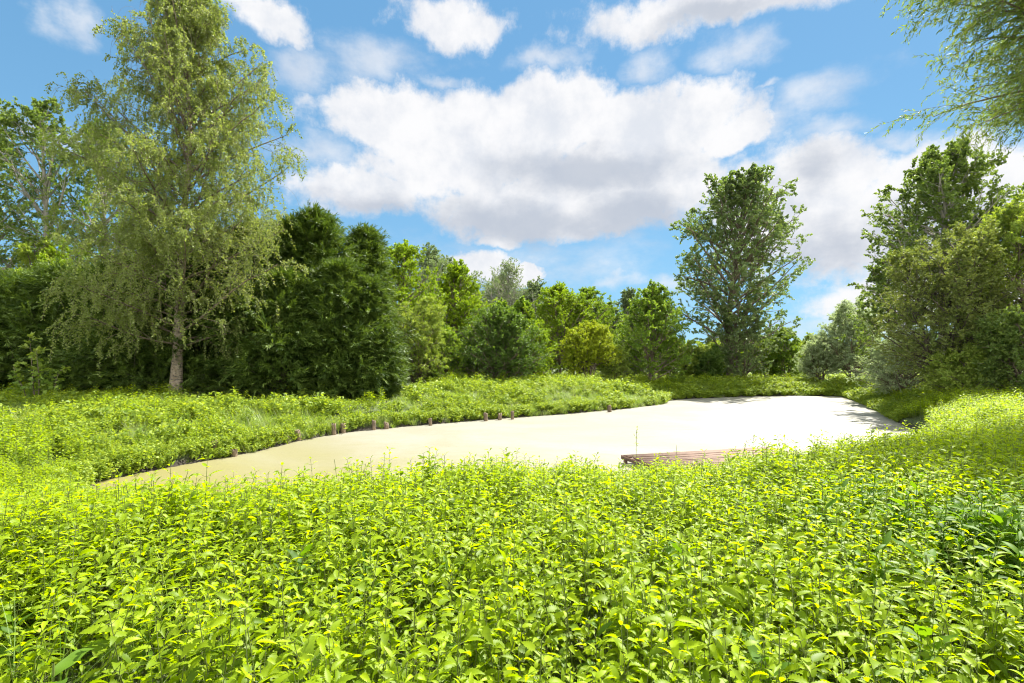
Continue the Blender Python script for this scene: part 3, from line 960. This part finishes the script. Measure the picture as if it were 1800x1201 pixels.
def nettle_mesh(seed, h=0.95, nodes=9, stems=1, leafL=0.08, name='nettle'):
    rng = np.random.default_rng(seed)
    A_ = Acc()
    S_ = Acc()
    for s in range(stems):
        bx, by = (rng.uniform(-.07, .07, 2) if stems > 1 else (0, 0))
        hh = h * rng.uniform(.85, 1.05)
        lean = rng.normal(size=2) * .06
        pts = np.array([[[bx + lean[0] * (k / 5) ** 1.5, by + lean[1] * (k / 5) ** 1.5, hh * k / 5] for k in range(6)]])
        S_.add(*tubes(pts, np.linspace(.0042, .0018, 6)[None, :], 4), np.full(20, .5))
        az = rng.uniform(0, PI)
        for i in range(nodes):
            u = 0.30 + 0.70 * (i / (nodes - 1)) ** 0.85
            q, _ = interp(pts, np.array([[u]]))
            q = q[0, 0]
            size = math.sin(PI * min(1, 0.22 + 0.74 * (1 - (u - .3) / .7))) ** .7
            if i == nodes - 1:
                size = .34
            elif i == nodes - 2:
                size = .58
            az += PI / 2 + rng.normal() * .15
            for sgn in (0, PI):
                L = leafL * (0.35 + 0.75 * size) * rng.uniform(.85, 1.15)
                V, f = blade(L, L * rng.uniform(.38, .48), 16, rng.uniform(.3, 1.3), rng.uniform(.15, .6), .17)
                pt = (0.7 if u > .93 else 0.3) + rng.normal() * .28
                pet = .012 + .018 * size
                dr = np.array([math.cos(az + sgn), math.sin(az + sgn), .5])
                b0 = q + dr * pet
                V = place(V, az + sgn + rng.normal() * .15, pt - .15, rng.normal() * .4, b0)
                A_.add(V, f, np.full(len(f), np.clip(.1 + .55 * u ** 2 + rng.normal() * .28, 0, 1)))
                pp = np.array([[q, (q + b0) / 2, b0]])
                S_.add(*tubes(pp, np.full((1, 3), .0013), 3), np.full(6, .7))
    me = Acc()
    nl = sum(len(f) for f in A_.F)
    for V, f, a in zip(A_.V, A_.F, A_.A):
        pass
    Va, Vs = np.concatenate(A_.V), np.concatenate(S_.V)
    Fa, Fs = np.concatenate(A_.F), np.concatenate(S_.F) + len(Va)
    mesh = mesh_np(name, np.concatenate([Va, Vs]), [Fa, Fs], [np.concatenate(A_.A), np.concatenate(S_.A)])
    mesh.materials.append(LM['nettle'])
    mesh.materials.append(LM['stem'])
    mi = np.zeros(len(Fa) + len(Fs), dtype=np.int32)
    mi[len(Fa):] = 1
    mesh.polygons.foreach_set("material_index", mi)
    sm = np.ones(len(mi), dtype=bool)
    mesh.polygons.foreach_set("use_smooth", sm)
    return mesh


def herb_mesh(seed, h=.5, r=.25, n=150, L=.06, W=.035, mat='herb', name='herb', up=.5):
    rng = np.random.default_rng(seed)
    k = 9
    az = rng.uniform(0, 2 * PI, k)
    inc = rng.uniform(0, .8, k)
    dd = np.stack([np.cos(az) * np.sin(inc), np.sin(az) * np.sin(inc), np.cos(inc)], -1)
    st = grow(np.zeros((k, 3)), dd, h * rng.uniform(.7, 1.1, k), 6, rng, (0, 0, .3), .15)
    A_ = Acc()
    V, f, a = leaves(st, n // k, L, W, rng, t0=.2, ang=1.1, up=up, droop=.1, clump=.3)
    A_.add(V, f, a)
    Vt, ft = tubes(st, np.full((k, 6), .003), 3)
    A_.add(Vt, np.concatenate([ft[:, [0, 1, 2]], ft[:, [0, 2, 3]]]))
    me = A_.mesh(name)
    me.materials.append(LM[mat])
    return me


def grass_mesh(seed, h=.5, n=40, r=.12, W=.008, mat='grass', name='grass_tuft', bend=1.2):
    rng = np.random.default_rng(seed)
    A_ = Acc()
    for i in range(n):
        V, f = blade(h * rng.uniform(.5, 1.1), W * rng.uniform(.7, 1.3), 5, rng.uniform(.2, 1) * bend, .3, 0, 'grass')
        V = place(V, rng.uniform(0, 2 * PI), rng.uniform(1.0, 1.5), 0, (rng.normal() * r * .5, rng.normal() * r * .5, 0))
        A_.add(V, f, np.full(len(f), rng.uniform(0, 1)))
    me = A_.mesh(name)
    me.materials.append(LM[mat])
    return me


def src_collection(name, meshes):
    c = bpy.data.collections.new(name)       # never linked to the scene: only a source for the ground cover
    for i, me in enumerate(meshes):
        o = bpy.data.objects.new(me.name, me)
        c.objects.link(o)
    return c


def scatter(name, label, P, rz, tilt, scale, idx, coll, sxy=None):
    """one ground-cover object: plants set on points by geometry nodes"""
    me = bpy.data.meshes.new(name)
    n = len(P)
    me.vertices.add(n)
    me.vertices.foreach_set("co", P.astype(np.float32).ravel())
    rot = np.stack([tilt[:, 0], tilt[:, 1], rz], -1).astype(np.float32)
    a = me.attributes.new("rot", 'FLOAT_VECTOR', 'POINT')
    a.data.foreach_set("vector", rot.ravel())
    a = me.attributes.new("scl", 'FLOAT_VECTOR', 'POINT')
    sx = scale if sxy is None else sxy
    a.data.foreach_set("vector", np.stack([sx, sx, scale], -1).astype(np.float32).ravel())
    a = me.attributes.new("idx", 'INT', 'POINT')
    a.data.foreach_set("value", idx.astype(np.int32))
    o = bpy.data.objects.new(name, me)
    COL.objects.link(o)
    tag(o, label, None, kind='stuff')
    ng = bpy.data.node_groups.new(name + '_nodes', 'GeometryNodeTree')
    ng.interface.new_socket('Geometry', in_out='INPUT', socket_type='NodeSocketGeometry')
    ng.interface.new_socket('Geometry', in_out='OUTPUT', socket_type='NodeSocketGeometry')
    N = ng.nodes
    gi_, go_ = N.new('NodeGroupInput'), N.new('NodeGroupOutput')
    ci = N.new('GeometryNodeCollectionInfo')
    ci.inputs['Collection'].default_value = coll
    ci.inputs['Separate Children'].default_value = True
    ci.inputs['Reset Children'].default_value = True
    ip = N.new('GeometryNodeInstanceOnPoints')
    ip.inputs['Pick Instance'].default_value = True

    def named(nm, typ):
        q = N.new('GeometryNodeInputNamedAttribute')
        q.data_type = typ
        q.inputs['Name'].default_value = nm
        return [s for s in q.outputs if s.enabled and s.name == 'Attribute'][0]
    e2r = N.new('FunctionNodeEulerToRotation')
    Lk = ng.links.new
    Lk(gi_.outputs[0], ip.inputs['Points'])
    Lk(ci.outputs[0], ip.inputs['Instance'])
    Lk(named('idx', 'INT'), ip.inputs['Instance Index'])
    Lk(named('rot', 'FLOAT_VECTOR'), e2r.inputs[0])
    Lk(e2r.outputs[0], ip.inputs['Rotation'])
    Lk(named('scl', 'FLOAT_VECTOR'), ip.inputs['Scale'])
    Lk(ip.outputs[0], go_.inputs[0])
    mod = o.modifiers.new('plants', 'NODES')
    mod.node_group = ng
    return o


def pts_in(x0, x1, y0, y1, step, rng, jit=.5):
    X, Y = np.meshgrid(np.arange(x0, x1, step), np.arange(y0, y1, step))
    X = X.ravel() + rng.uniform(-jit, jit, X.size) * step
    Y = Y.ravel() + rng.uniform(-jit, jit, Y.size) * step
    return X, Y


def in_view(X, Y, margin=2.5):
    return (np.abs(X) < np.maximum(Y, 0) * 1.04 + margin) & (Y > .35)


rng = np.random.default_rng(5)
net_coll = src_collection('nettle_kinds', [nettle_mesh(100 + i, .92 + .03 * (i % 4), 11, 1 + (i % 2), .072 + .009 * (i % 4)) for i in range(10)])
herb_coll = src_collection('herb_kinds', [herb_mesh(200 + i, .42, .25, 200, .05, .032) for i in range(4)]
                           + [herb_mesh(210 + i, .5, .25, 150, .075, .045) for i in range(3)])
grass_coll = src_collection('grass_kinds', [grass_mesh(300 + i, .45, 44, .14) for i in range(4)] + [grass_mesh(310 + i, .6, 50, .2, .01, 'pale') for i in range(2)])


def weed_mesh(seed):
    r_ = np.random.default_rng(seed)
    A_ = Acc()
    h = .92
    zz = np.linspace(0, 1, 6)
    ln = r_.normal(size=2) * .08
    pts = np.stack([ln[0] * zz ** 2, ln[1] * zz ** 2, zz * h], -1)[None]
    A_.add(*tubes(pts, np.linspace(.006, .002, 6)[None, :], 5), np.full(25, .8))
    for i in range(15):
        u = .3 + .7 * i / 15
        q_, _ = interp(pts, np.array([[u]]))
        L = .17 * (1.1 - .75 * (u - .3)) * r_.uniform(.8, 1.15)
        V, f = blade(L, L * .27, 8, r_.uniform(.3, 1.2), .35, 0, 'lance')
        A_.add(place(V, i * 2.4 + r_.normal() * .3, r_.uniform(.2, .9), r_.normal() * .3, q_[0, 0]), f, np.full(len(f), r_.uniform(0, 1)))
    me = A_.mesh('weed', True, True)
    me.materials.append(LM['dock'])
    return me


weed_coll = src_collection('weed_kinds', [weed_mesh(500 + i) for i in range(5)])
thin_coll = src_collection('thin_grass_kinds', [grass_mesh(520 + i, .55, 9, .05, .005, 'grass' if i % 2 else 'pale', bend=.8) for i in range(4)])


def is_left(X, Y):
    """bank beyond the pond (left and far side)"""
    ang = X / np.maximum(Y, .1)
    nearline = np.interp(X, [-30, -10.4, -4, 0, 7, 14, 19], [8.5, 11.2, 99, 99, 99, 99, 99])
    beyond = (Y > np.interp(X, POND[3:20, 0][::-1], POND[3:20, 1][::-1])) & (X < 27) & (X > -10.3)
    return (X <= -10.3) & (Y > nearline) | beyond


def nettle_field():
    A = []
    for (x0, x1, y0, y1, st) in [(-9, 9, .4, 8, .104), (-16, 24, 8, 15, .122), (-16, -9, 3, 8, .12), (9, 14, 4, 8, .12), (2, 34, 15, 26, .21)]:
        X, Y = pts_in(x0, x1, y0, y1, st, rng, .6)
        A.append((X, Y))
    X = np.concatenate([a[0] for a in A])
    Y = np.concatenate([a[1] for a in A])
    d = pond_dist(X, Y)
    k = in_view(X, Y) & (d > 0.25) & ~is_left(X, Y)
    # keep clear of the jetty
    X, Y, d = X[k], Y[k], d[k]
    cl = wob(X * 1.7 + 3, Y * 1.9)
    cl2 = wob(X * 4.1 - 2, Y * 4.6 + 1)
    comf = np.exp(-(((X - 3.6) / .8) ** 2 + ((Y - 4.1) / .55) ** 2) * 1.2)
    thin = rng.uniform(0, 1, len(X)) < np.where(cl + .7 * cl2 < -.35, .42, .92) * (1 - .75 * comf)
    X, Y, d, cl, cl2 = X[thin], Y[thin], d[thin], cl[thin], cl2[thin]
    Z = height(X, Y)
    n = len(X)
    sc_ = 1.0 + .10 * cl + .12 * cl2 + rng.normal(size=n) * .10
    sc_ *= np.where(rng.uniform(0, 1, n) < .03, 1.12, 1.0)
    sc_ = np.clip(sc_, .6, 1.3) * (1 - (1 - np.interp(d, [0, 4.2], [.5, 1.0])) * np.interp(X, [-4, 0, 8], [1, .7, .3]))
    fat = np.interp(Y, [2, 8, 20], [.95, 1.0, 1.4])
    print('nettles', n)
    ry = X / np.maximum(Y, .1)
    sc_ *= .89 * (1 - .13 * sst(ry, .15, .22) * sst(.46 - ry, 0, .06) * sst(Y, 4.5, 6))
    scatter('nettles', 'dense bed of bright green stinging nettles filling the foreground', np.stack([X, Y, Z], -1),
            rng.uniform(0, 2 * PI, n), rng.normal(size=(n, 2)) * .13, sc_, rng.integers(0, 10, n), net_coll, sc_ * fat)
    # broad-leaved weeds and grass growing through the bed
    k2 = 900
    X2 = rng.uniform(-8, 12, k2)
    Y2 = rng.uniform(1, 14, k2)
    X2[:170] = 3.6 + rng.normal(size=170) * .65
    Y2[:170] = 4.1 + rng.normal(size=170) * .42
    q = in_view(X2, Y2) & (pond_dist(X2, Y2) > .5) & ~is_left(X2, Y2) & (np.hypot(X2, Y2) > 1.3)
    fl = (np.arange(k2) < 170)[q]
    X2, Y2 = X2[q], Y2[q]
    s2 = np.where(fl, rng.uniform(.9, 1.12, len(X2)), rng.uniform(.72, .92, len(X2))) * np.interp(pond_dist(X2, Y2), [0, 4.5], [.6, 1])
    scatter('broadleaf_weeds', 'darker long-leaved weeds growing up through the nettles', np.stack([X2, Y2, height(X2, Y2)], -1),
            rng.uniform(0, 2 * PI, len(X2)), rng.normal(size=(len(X2), 2)) * .1, s2, rng.integers(0, 5, len(X2)), weed_coll, s2)
    X3, Y3 = rng.uniform(-9, 14, 1500), rng.uniform(1, 14, 1500)
    q = in_view(X3, Y3) & (pond_dist(X3, Y3) > .3) & ~is_left(X3, Y3) & (wob(X3 * .9, Y3 * .8 + 4) > -.1)
    X3, Y3 = X3[q], Y3[q]
    s3 = rng.uniform(1.5, 2.0, len(X3)) * np.interp(pond_dist(X3, Y3), [0, 4.5], [.55, 1])
    scatter('tall_grass', 'thin grass blades poking up between the nettles', np.stack([X3, Y3, height(X3, Y3)], -1),
            rng.uniform(0, 2 * PI, len(X3)), rng.normal(size=(len(X3), 2)) * .1, s3, rng.integers(0, 4, len(X3)), thin_coll, s3)


nettle_field()


def bank_cover():
    Xs, Ys = [], []
    for (x0, x1, y0, y1, st) in [(-22, 2, 8, 22, .23), (-34, 16, 22, 36, .3), (-20, 60, 36, 52, .36), (16, 36, 18, 36, .27), (0, 70, 52, 75, .6)]:
        X, Y = pts_in(x0, x1, y0, y1, st, rng, .6)
        Xs.append(X)
        Ys.append(Y)
    X, Y = np.concatenate(Xs), np.concatenate(Ys)
    d = pond_dist(X, Y)
    k = in_view(X, Y, 3) & (d > .02) & (is_left(X, Y) | (Y > 25))
    # overhanging fringe right at the water's edge
    X4, Y4 = pts_in(-14, 34, 9, 50, .13, rng, .6)
    d4 = pond_dist(X4, Y4)
    q = (d4 > -.02) & (d4 < .75) & (is_left(X4, Y4) | (Y4 > 25) | (X4 < -7)) & in_view(X4, Y4, 3) & (rng.uniform(0, 1, len(X4)) < np.interp(Y4, [15, 40], [.85, .5]))
    nf = q.sum()
    X, Y, d = np.concatenate([X[k], X4[q]]), np.concatenate([Y[k], Y4[q]]), np.concatenate([d[k], d4[q]])
    n = len(X)
    fr = np.arange(n) >= n - nf
    cl = wob(X * .9 + 5, Y * 1.1 - 2) + .6 * wob(X * 2.3, Y * 2.7)
    r = rng.uniform(0, 1, n)
    # bare, trodden strip in front of the conifers
    strip = (X < -6) & (Y > 24.0) & (X > -19) & (cl < .3)
    wh = np.where(cl > .35, 0, np.where(cl > -.25, 1, 2))   # nettles, herbs, grass
    wh = np.where(r < .25, rng.integers(0, 3, n), wh)
    wh = np.where(fr & (wh == 0), 1, wh)
    Z = height(X, Y)
    hs = np.clip(.98 + .38 * cl + rng.normal(size=n) * .26, .35, 1.7) * (.45 + .55 * sst(d, 0, 1.6))
    hs = np.where(strip, hs * .45, hs)
    hs = np.where(fr, rng.uniform(.5, .95, n), hs)
    P = np.stack([X, Y, Z - .01], -1)
    rz = rng.uniform(0, 2 * PI, n)
    tl = rng.normal(size=(n, 2)) * .1
    fat = np.interp(Y, [15, 40], [1.1, 1.8])
    print('bank', n)
    for j, (nm, lab, coll, kk, s) in enumerate([
            ('bank_nettles', 'patches of nettles on the bank beyond the pond', net_coll, 10, .72),
            ('bank_herbs', 'low leafy herbs covering the bank beyond the pond', herb_coll, 7, 1.15),
            ('grass', 'tufts of bright grass on the bank beyond the pond', grass_coll, 6, 1.0)]):
        q = wh == j
        scatter(nm, lab, P[q], rz[q], tl[q], hs[q] * s, rng.integers(0, kk, q.sum()), coll, hs[q] * s * fat[q])


bank_cover()

# ------------------------------------------------------------------ jetty
m, g = new_mat('weathered_red_wood')
tcn = g.n('ShaderNodeTexCoord')
v = g.vmath('MULTIPLY', tcn.outputs['Object'], (1.2, 14, 14))
n1 = g.noise(v, 2.0, 6, .65)
c = g.mix(g.smooth(n1, .3, .7), (0.085, 0.05, 0.032, 1), (0.24, 0.15, 0.105, 1))
p = g.n('ShaderNodeBsdfPrincipled')
g.put(p.inputs['Base Color'], c)
p.inputs['Roughness'].default_value = .8
b = g.n('ShaderNodeBump')
b.inputs['Distance'].default_value = .01
g.put(b.inputs['Height'], n1)
g.put(p.inputs['Normal'], b.outputs[0])
g.put(g.n('ShaderNodeOutputMaterial').inputs[0], p.outputs[0])
WOOD = m


def box(acc, c0, sx, sy, sz, rot=0.0, bev=.0):
    x, y, z = sx / 2, sy / 2, sz / 2
    V = np.array([[a, b_, c_] for a in (-x, x) for b_ in (-y, y) for c_ in (-z, z)])
    f = np.array([[0, 1, 3, 2], [4, 6, 7, 5], [0, 4, 5, 1], [2, 3, 7, 6], [0, 2, 6, 4], [1, 5, 7, 3]])
    ca, sa = math.cos(rot), math.sin(rot)
    V = V @ np.array([[ca, sa, 0], [-sa, ca, 0], [0, 0, 1]])
    acc.add(V + np.array(c0), f)


jt = empty('wooden_jetty', (3.2, 14.9, WATER), math.atan2(1.4, 4.8))
tag(jt, 'low weathered reddish wooden jetty at the near edge of the pond', 'jetty')
rj = np.random.default_rng(3)
a = Acc()
for i in range(28):
    box(a, (2.5 + rj.normal() * .02, -.08 - i * .15, .27 + rj.normal() * .012), 5.0 + rj.normal() * .06, .128, .035)
link('deck', a.mesh('deck', False), WOOD, jt)
for x in (.04, 2.5, 4.9):
    a = Acc()
    box(a, (x, -2.05, .19), .09, 4.2, .11)
    link('joist', a.mesh('joist', False), WOOD, jt)
for (x, y) in ((.06, -.1), (.06, -3.9), (2.5, -.12), (4.9, -.12)):
    pts = np.array([[[x, y, -.8], [x, y, 0], [x, y, .25]]])
    link('post', (lambda q: (q.add(*tubes(pts, np.full((1, 3), .06), 10)), q.mesh('post', False))[1])(Acc()), WOOD, jt)

# ------------------------------------------------------------------ shore posts
PM = bark_mat('rotten_post_wood', (0.07, 0.05, 0.032), (0.20, 0.145, 0.09), 9.0, .3, .8)
post_px = [(163, 842, .2), (275, 814, .34), (326, 806, .34), (377, 802, .36), (412, 800, .14), (446, 788, .32), (483, 781, .36), (503, 777, .2), (525, 772, .28), (587, 762, .34),
           (603, 759, .3), (657, 753.5, .3), (679, 751.5, .2), (757, 745.5, .24), (854, 737.5, .3), (878, 735.5, .22), (901, 734.5, .32), (1072, 721.5, .3)]
where = ['at the left tip of the pond, nearly buried in herbs', 'first tall post right of the pond tip', 'second tall post right of the pond tip',
         'post at the right end of the woven twigs', 'short stub right of the woven twigs', 'post between the short stub and the wide stake',
         'wide stake standing alone before the bend', 'short stub just right of the wide stake', 'slanting stake halfway along the near row',
         'left one of the close pair of stakes', 'right one of the close pair of stakes', 'stake right of the close pair',
         'small stub following the stake right of the pair', 'small stub in the middle of the long bank', 'left one of three stakes at the middle of the long bank',
         'middle one of three stakes on the long bank', 'right one of three stakes on the long bank', 'farthest stake near the bend of the bank']
for i, ((px, py, hh), wd_) in enumerate(zip(post_px, where)):
    X, Y = unproj(px, py + 3.5, WATER)
    hh = hh * 1.15 + .07
    rr = np.random.default_rng(400 + i)
    r0 = rr.uniform(.085, .12)
    z = np.array([-.7, -.2, 0, hh * .4, hh * .8, hh, hh - .02])
    ln = rr.normal(size=2) * .05
    pts = np.stack([ln[0] * z, ln[1] * z, z], -1)[None]
    V, f = tubes(pts, np.array([[r0, r0, r0, r0 * .97, r0 * 1.02, r0 * .9, r0 * .25]]), 11)
    V = V.reshape(7, 11, 3)
    V[:, :, :2] *= (1 + rr.normal(size=(1, 11, 1)) * .09)
    V[4:, :, 2] += rr.normal(size=(1, 11)) * .03
    V = V.reshape(-1, 3)
    A_ = Acc()
    A_.add(V, f)
    A_.add(V[-11:], np.arange(11)[None, :])
    o = link('shore_post', A_.mesh('shore_post', False), PM, None, (X, Y, WATER))
    tag(o, 'brown rotting post, ' + wd_, 'post', 'wooden posts along the left shore of the pond')

# woven twigs between two posts
rr = np.random.default_rng(77)
X0, Y0 = unproj(340, 805, WATER)
X1, Y1 = unproj(376, 801, WATER)
n = 70
o0 = np.stack([X0 + (X1 - X0) * rr.uniform(0, 1, n), Y0 + (Y1 - Y0) * rr.uniform(0, 1, n) + rr.normal(size=n) * .06, rr.uniform(0, .36, n)], -1) - np.array([X0, Y0, 0])
dd = np.stack([rr.choice([-1, 1], n), rr.normal(size=n) * .4, rr.normal(size=n) * .7], -1)
pp = grow(o0, dd, rr.uniform(.15, .5, n), 5, rr, (0, 0, -.5), .2)
a = Acc()
a.add(*tubes(pp, np.full((n, 5), .008), 4))
o = link('woven_twigs', a.mesh('woven_twigs', False), PM, None, (X0, Y0, WATER))
tag(o, 'tangle of brown twigs woven between two shore posts', 'twigs')


# ------------------------------------------------------------------ single plants that stand out
def ground_at(px, py, ztop):
    X, Y = unproj(px, py, ztop)
    return X, Y


def dock_plant(px, py, seed, label, ztop=.95, n=8, L=.26):
    rr = np.random.default_rng(seed)
    ztop *= .86
    L *= .85
    X, Y = unproj(px, py, ztop)
    z0 = float(height(X, Y))
    root = empty('dock_plant', (X, Y, z0))
    tag(root, label, 'plant', 'dock plants among the nettles')
    hh = ztop - z0
    pts = np.array([[[0, 0, 0], [.01, 0, hh * .5], [0, .01, hh * .95]]])
    a = Acc()
    a.add(*tubes(pts, np.array([[.008, .006, .004]]), 6))
    link('stem', a.mesh('stem'), LM['stem'], root)
    a = Acc()
    for i in range(n):
        u = .5 + .45 * i / n
        V, f = blade(L * rr.uniform(.75, 1.15), L * .30, 10, rr.uniform(.2, 1.1), .3, 0, 'lance')
        V[:, 2] += .006 * np.sin(V[:, 0] * 60)
        V = place(V, i * 2.4 + rr.normal() * .2, rr.uniform(.5, 1.25), rr.normal() * .2, (0, 0, hh * u))
        a.add(V, f, np.full(len(f), rr.uniform(0, 1)))
    link('leaves', a.mesh('leaves', True, True), LM['dock'], root)


dock_plant(1622, 1090, 1, 'dock with one broad upright leaf low in the right foreground', .98)
dock_plant(1342, 1125, 2, 'dock with upright dark leaf right of the middle foreground', .98)
dock_plant(1195, 950, 3, 'dock clump in the middle of the nettles', 1.0)
dock_plant(1630, 965, 4, 'dock with glossy curled leaves at the right', 1.0, 10)
dock_plant(530, 950, 5, 'dock with a dark leaf above the nettles left of centre', 1.0, 6, .2)
dock_plant(1760, 900, 6, 'big dock clump near the right edge of the nettles', 1.08, 14, .28)
dock_plant(1700, 890, 7, 'dock clump left beside the big one at the right edge', 1.05, 12, .26)
dock_plant(90, 1150, 8, 'dock with pale leaves in the bottom left corner', .98, 7, .24)


def tall_stem(px, py, d, seed, label, kind='figwort'):
    """stem that rises above the bed, its tip at the pixel row py"""
    rr = np.random.default_rng(seed)
    X = (px - 900) / F * d
    z0 = float(height(X, d))
    hh = CAMZ + (HOR - py) / F * d - z0
    root = empty('tall_' + kind, (X, d, z0))
    tag(root, label, 'plant', 'tall stems standing above the nettles')
    ln = rr.normal(size=2) * .05
    zz = np.linspace(0, 1, 7)
    pts = np.stack([ln[0] * zz ** 2, ln[1] * zz ** 2, zz * hh], -1)[None]
    a, b_ = Acc(), Acc()
    a.add(*tubes(pts, np.linspace(.006, .0025, 7)[None, :], 5))
    if kind == 'figwort':
        sub = grow(pts[0, 6][None].repeat(9, 0) - np.array([[0, 0, 1]]) * np.linspace(.02, .3, 9)[:, None],
                   unit(rr.normal(size=(9, 3)) + np.array([0, 0, .9])), rr.uniform(.04, .11, 9), 4, rr, (0, 0, .4), .1)
        a.add(*tubes(sub, np.full((9, 4), .0018), 3))
        V, f, v_ = leaves(sub, 3, .022, .018, rr, t0=.6, ang=.8)
        b_.add(V, f, v_)
    az = rr.uniform(0, 3)
    for i in range(8):
        u = .35 + .62 * i / 8
        q, _ = interp(pts, np.array([[u]]))
        az += PI / 2
        for s_ in (0, PI):
            L = (.10 if kind == 'figwort' else .11) * (1.15 - .6 * u) * rr.uniform(.8, 1.1)
            V, f = blade(L, L * .42, 10, .8, .3, .1)
            b_.add(place(V, az + s_, .35, rr.normal() * .2, q[0, 0]), f, np.full(len(f), rr.uniform(.1, .6)))
    link('stem', a.mesh('stem'), LM['stem'], root)
    link('leaves', b_.mesh('leaves'), LM['nettle'], root)


tall_stem(1118, 756, 9.0, 1, 'tall thin flower stem rising before the left end of the jetty')
tall_stem(1322, 766, 9.0, 2, 'tall flower stem rising before the right end of the jetty')
tall_stem(1296, 772, 8.7, 3, 'flower stem beside the right end of the jetty, left of its twin')
tall_stem(1192, 782, 8.2, 4, 'nettle tip standing before the middle of the jetty', 'nettle')
tall_stem(598, 806, 5.6, 5, 'single slim nettle stem against the water left of centre', 'nettle')
tall_stem(630, 818, 5.6, 6, 'thin stem just right of the single slim nettle stem')
tall_stem(470, 832, 5.2, 7, 'pair of nettle tips against the water, lower left', 'nettle')
tall_stem(655, 824, 5.8, 8, 'leafy nettle rising where the bed climbs over the water', 'nettle')
tall_stem(275, 838, 5.2, 9, 'thin dry stem at the left end of the water')

# sapling at the left, before the conifers


def sapling():
    d = 22.5
    X = (62 - 900) / F * d
    z0 = float(height(X, d))
    root = empty('maple_sapling', (X, d, z0))
    tag(root, 'slender young maple with yellow shoot tips before the left conifers', 'sapling')
    rr = np.random.default_rng(8)
    H = 3.3
    st = grow(np.array([[0, 0, 0], [.1, 0, 0], [-.5, .2, 0], [.6, .1, 0.]]), np.array([[0, 0, 1.], [.15, 0, 1], [-.2, 0, 1], [.1, 0, 1]]), np.array([H, H * .8, H * .6, H * .55]), 8, rr, (0, 0, .2), .06)
    a = Acc()
    a.add(*tubes(st, np.linspace(.025, .006, 8)[None, :].repeat(4, 0), 6))
    P1_, R1 = children(st, np.full((4, 8), .012), 16, .15, 1, 1.0, lambda t, pl: (.75 - .5 * t) + 0 * pl, 4, rr, (0, 0, .1), .1)
    a.add(*tubes(P1_, R1, 3))
    link('trunk', a.mesh('trunk', False, True), BM['brown'], root)
    V, f, v_ = leaves(P1_, 12, .16, .15, rr, t0=.2, ang=.9, up=.6, droop=.1, bias=(P1_[:, -1, 2] / H - .75) * 1.2)
    b_ = Acc()
    b_.add(V, f, v_)
    link('crown', b_.mesh('crown'), LM['light'], root)


sapling()
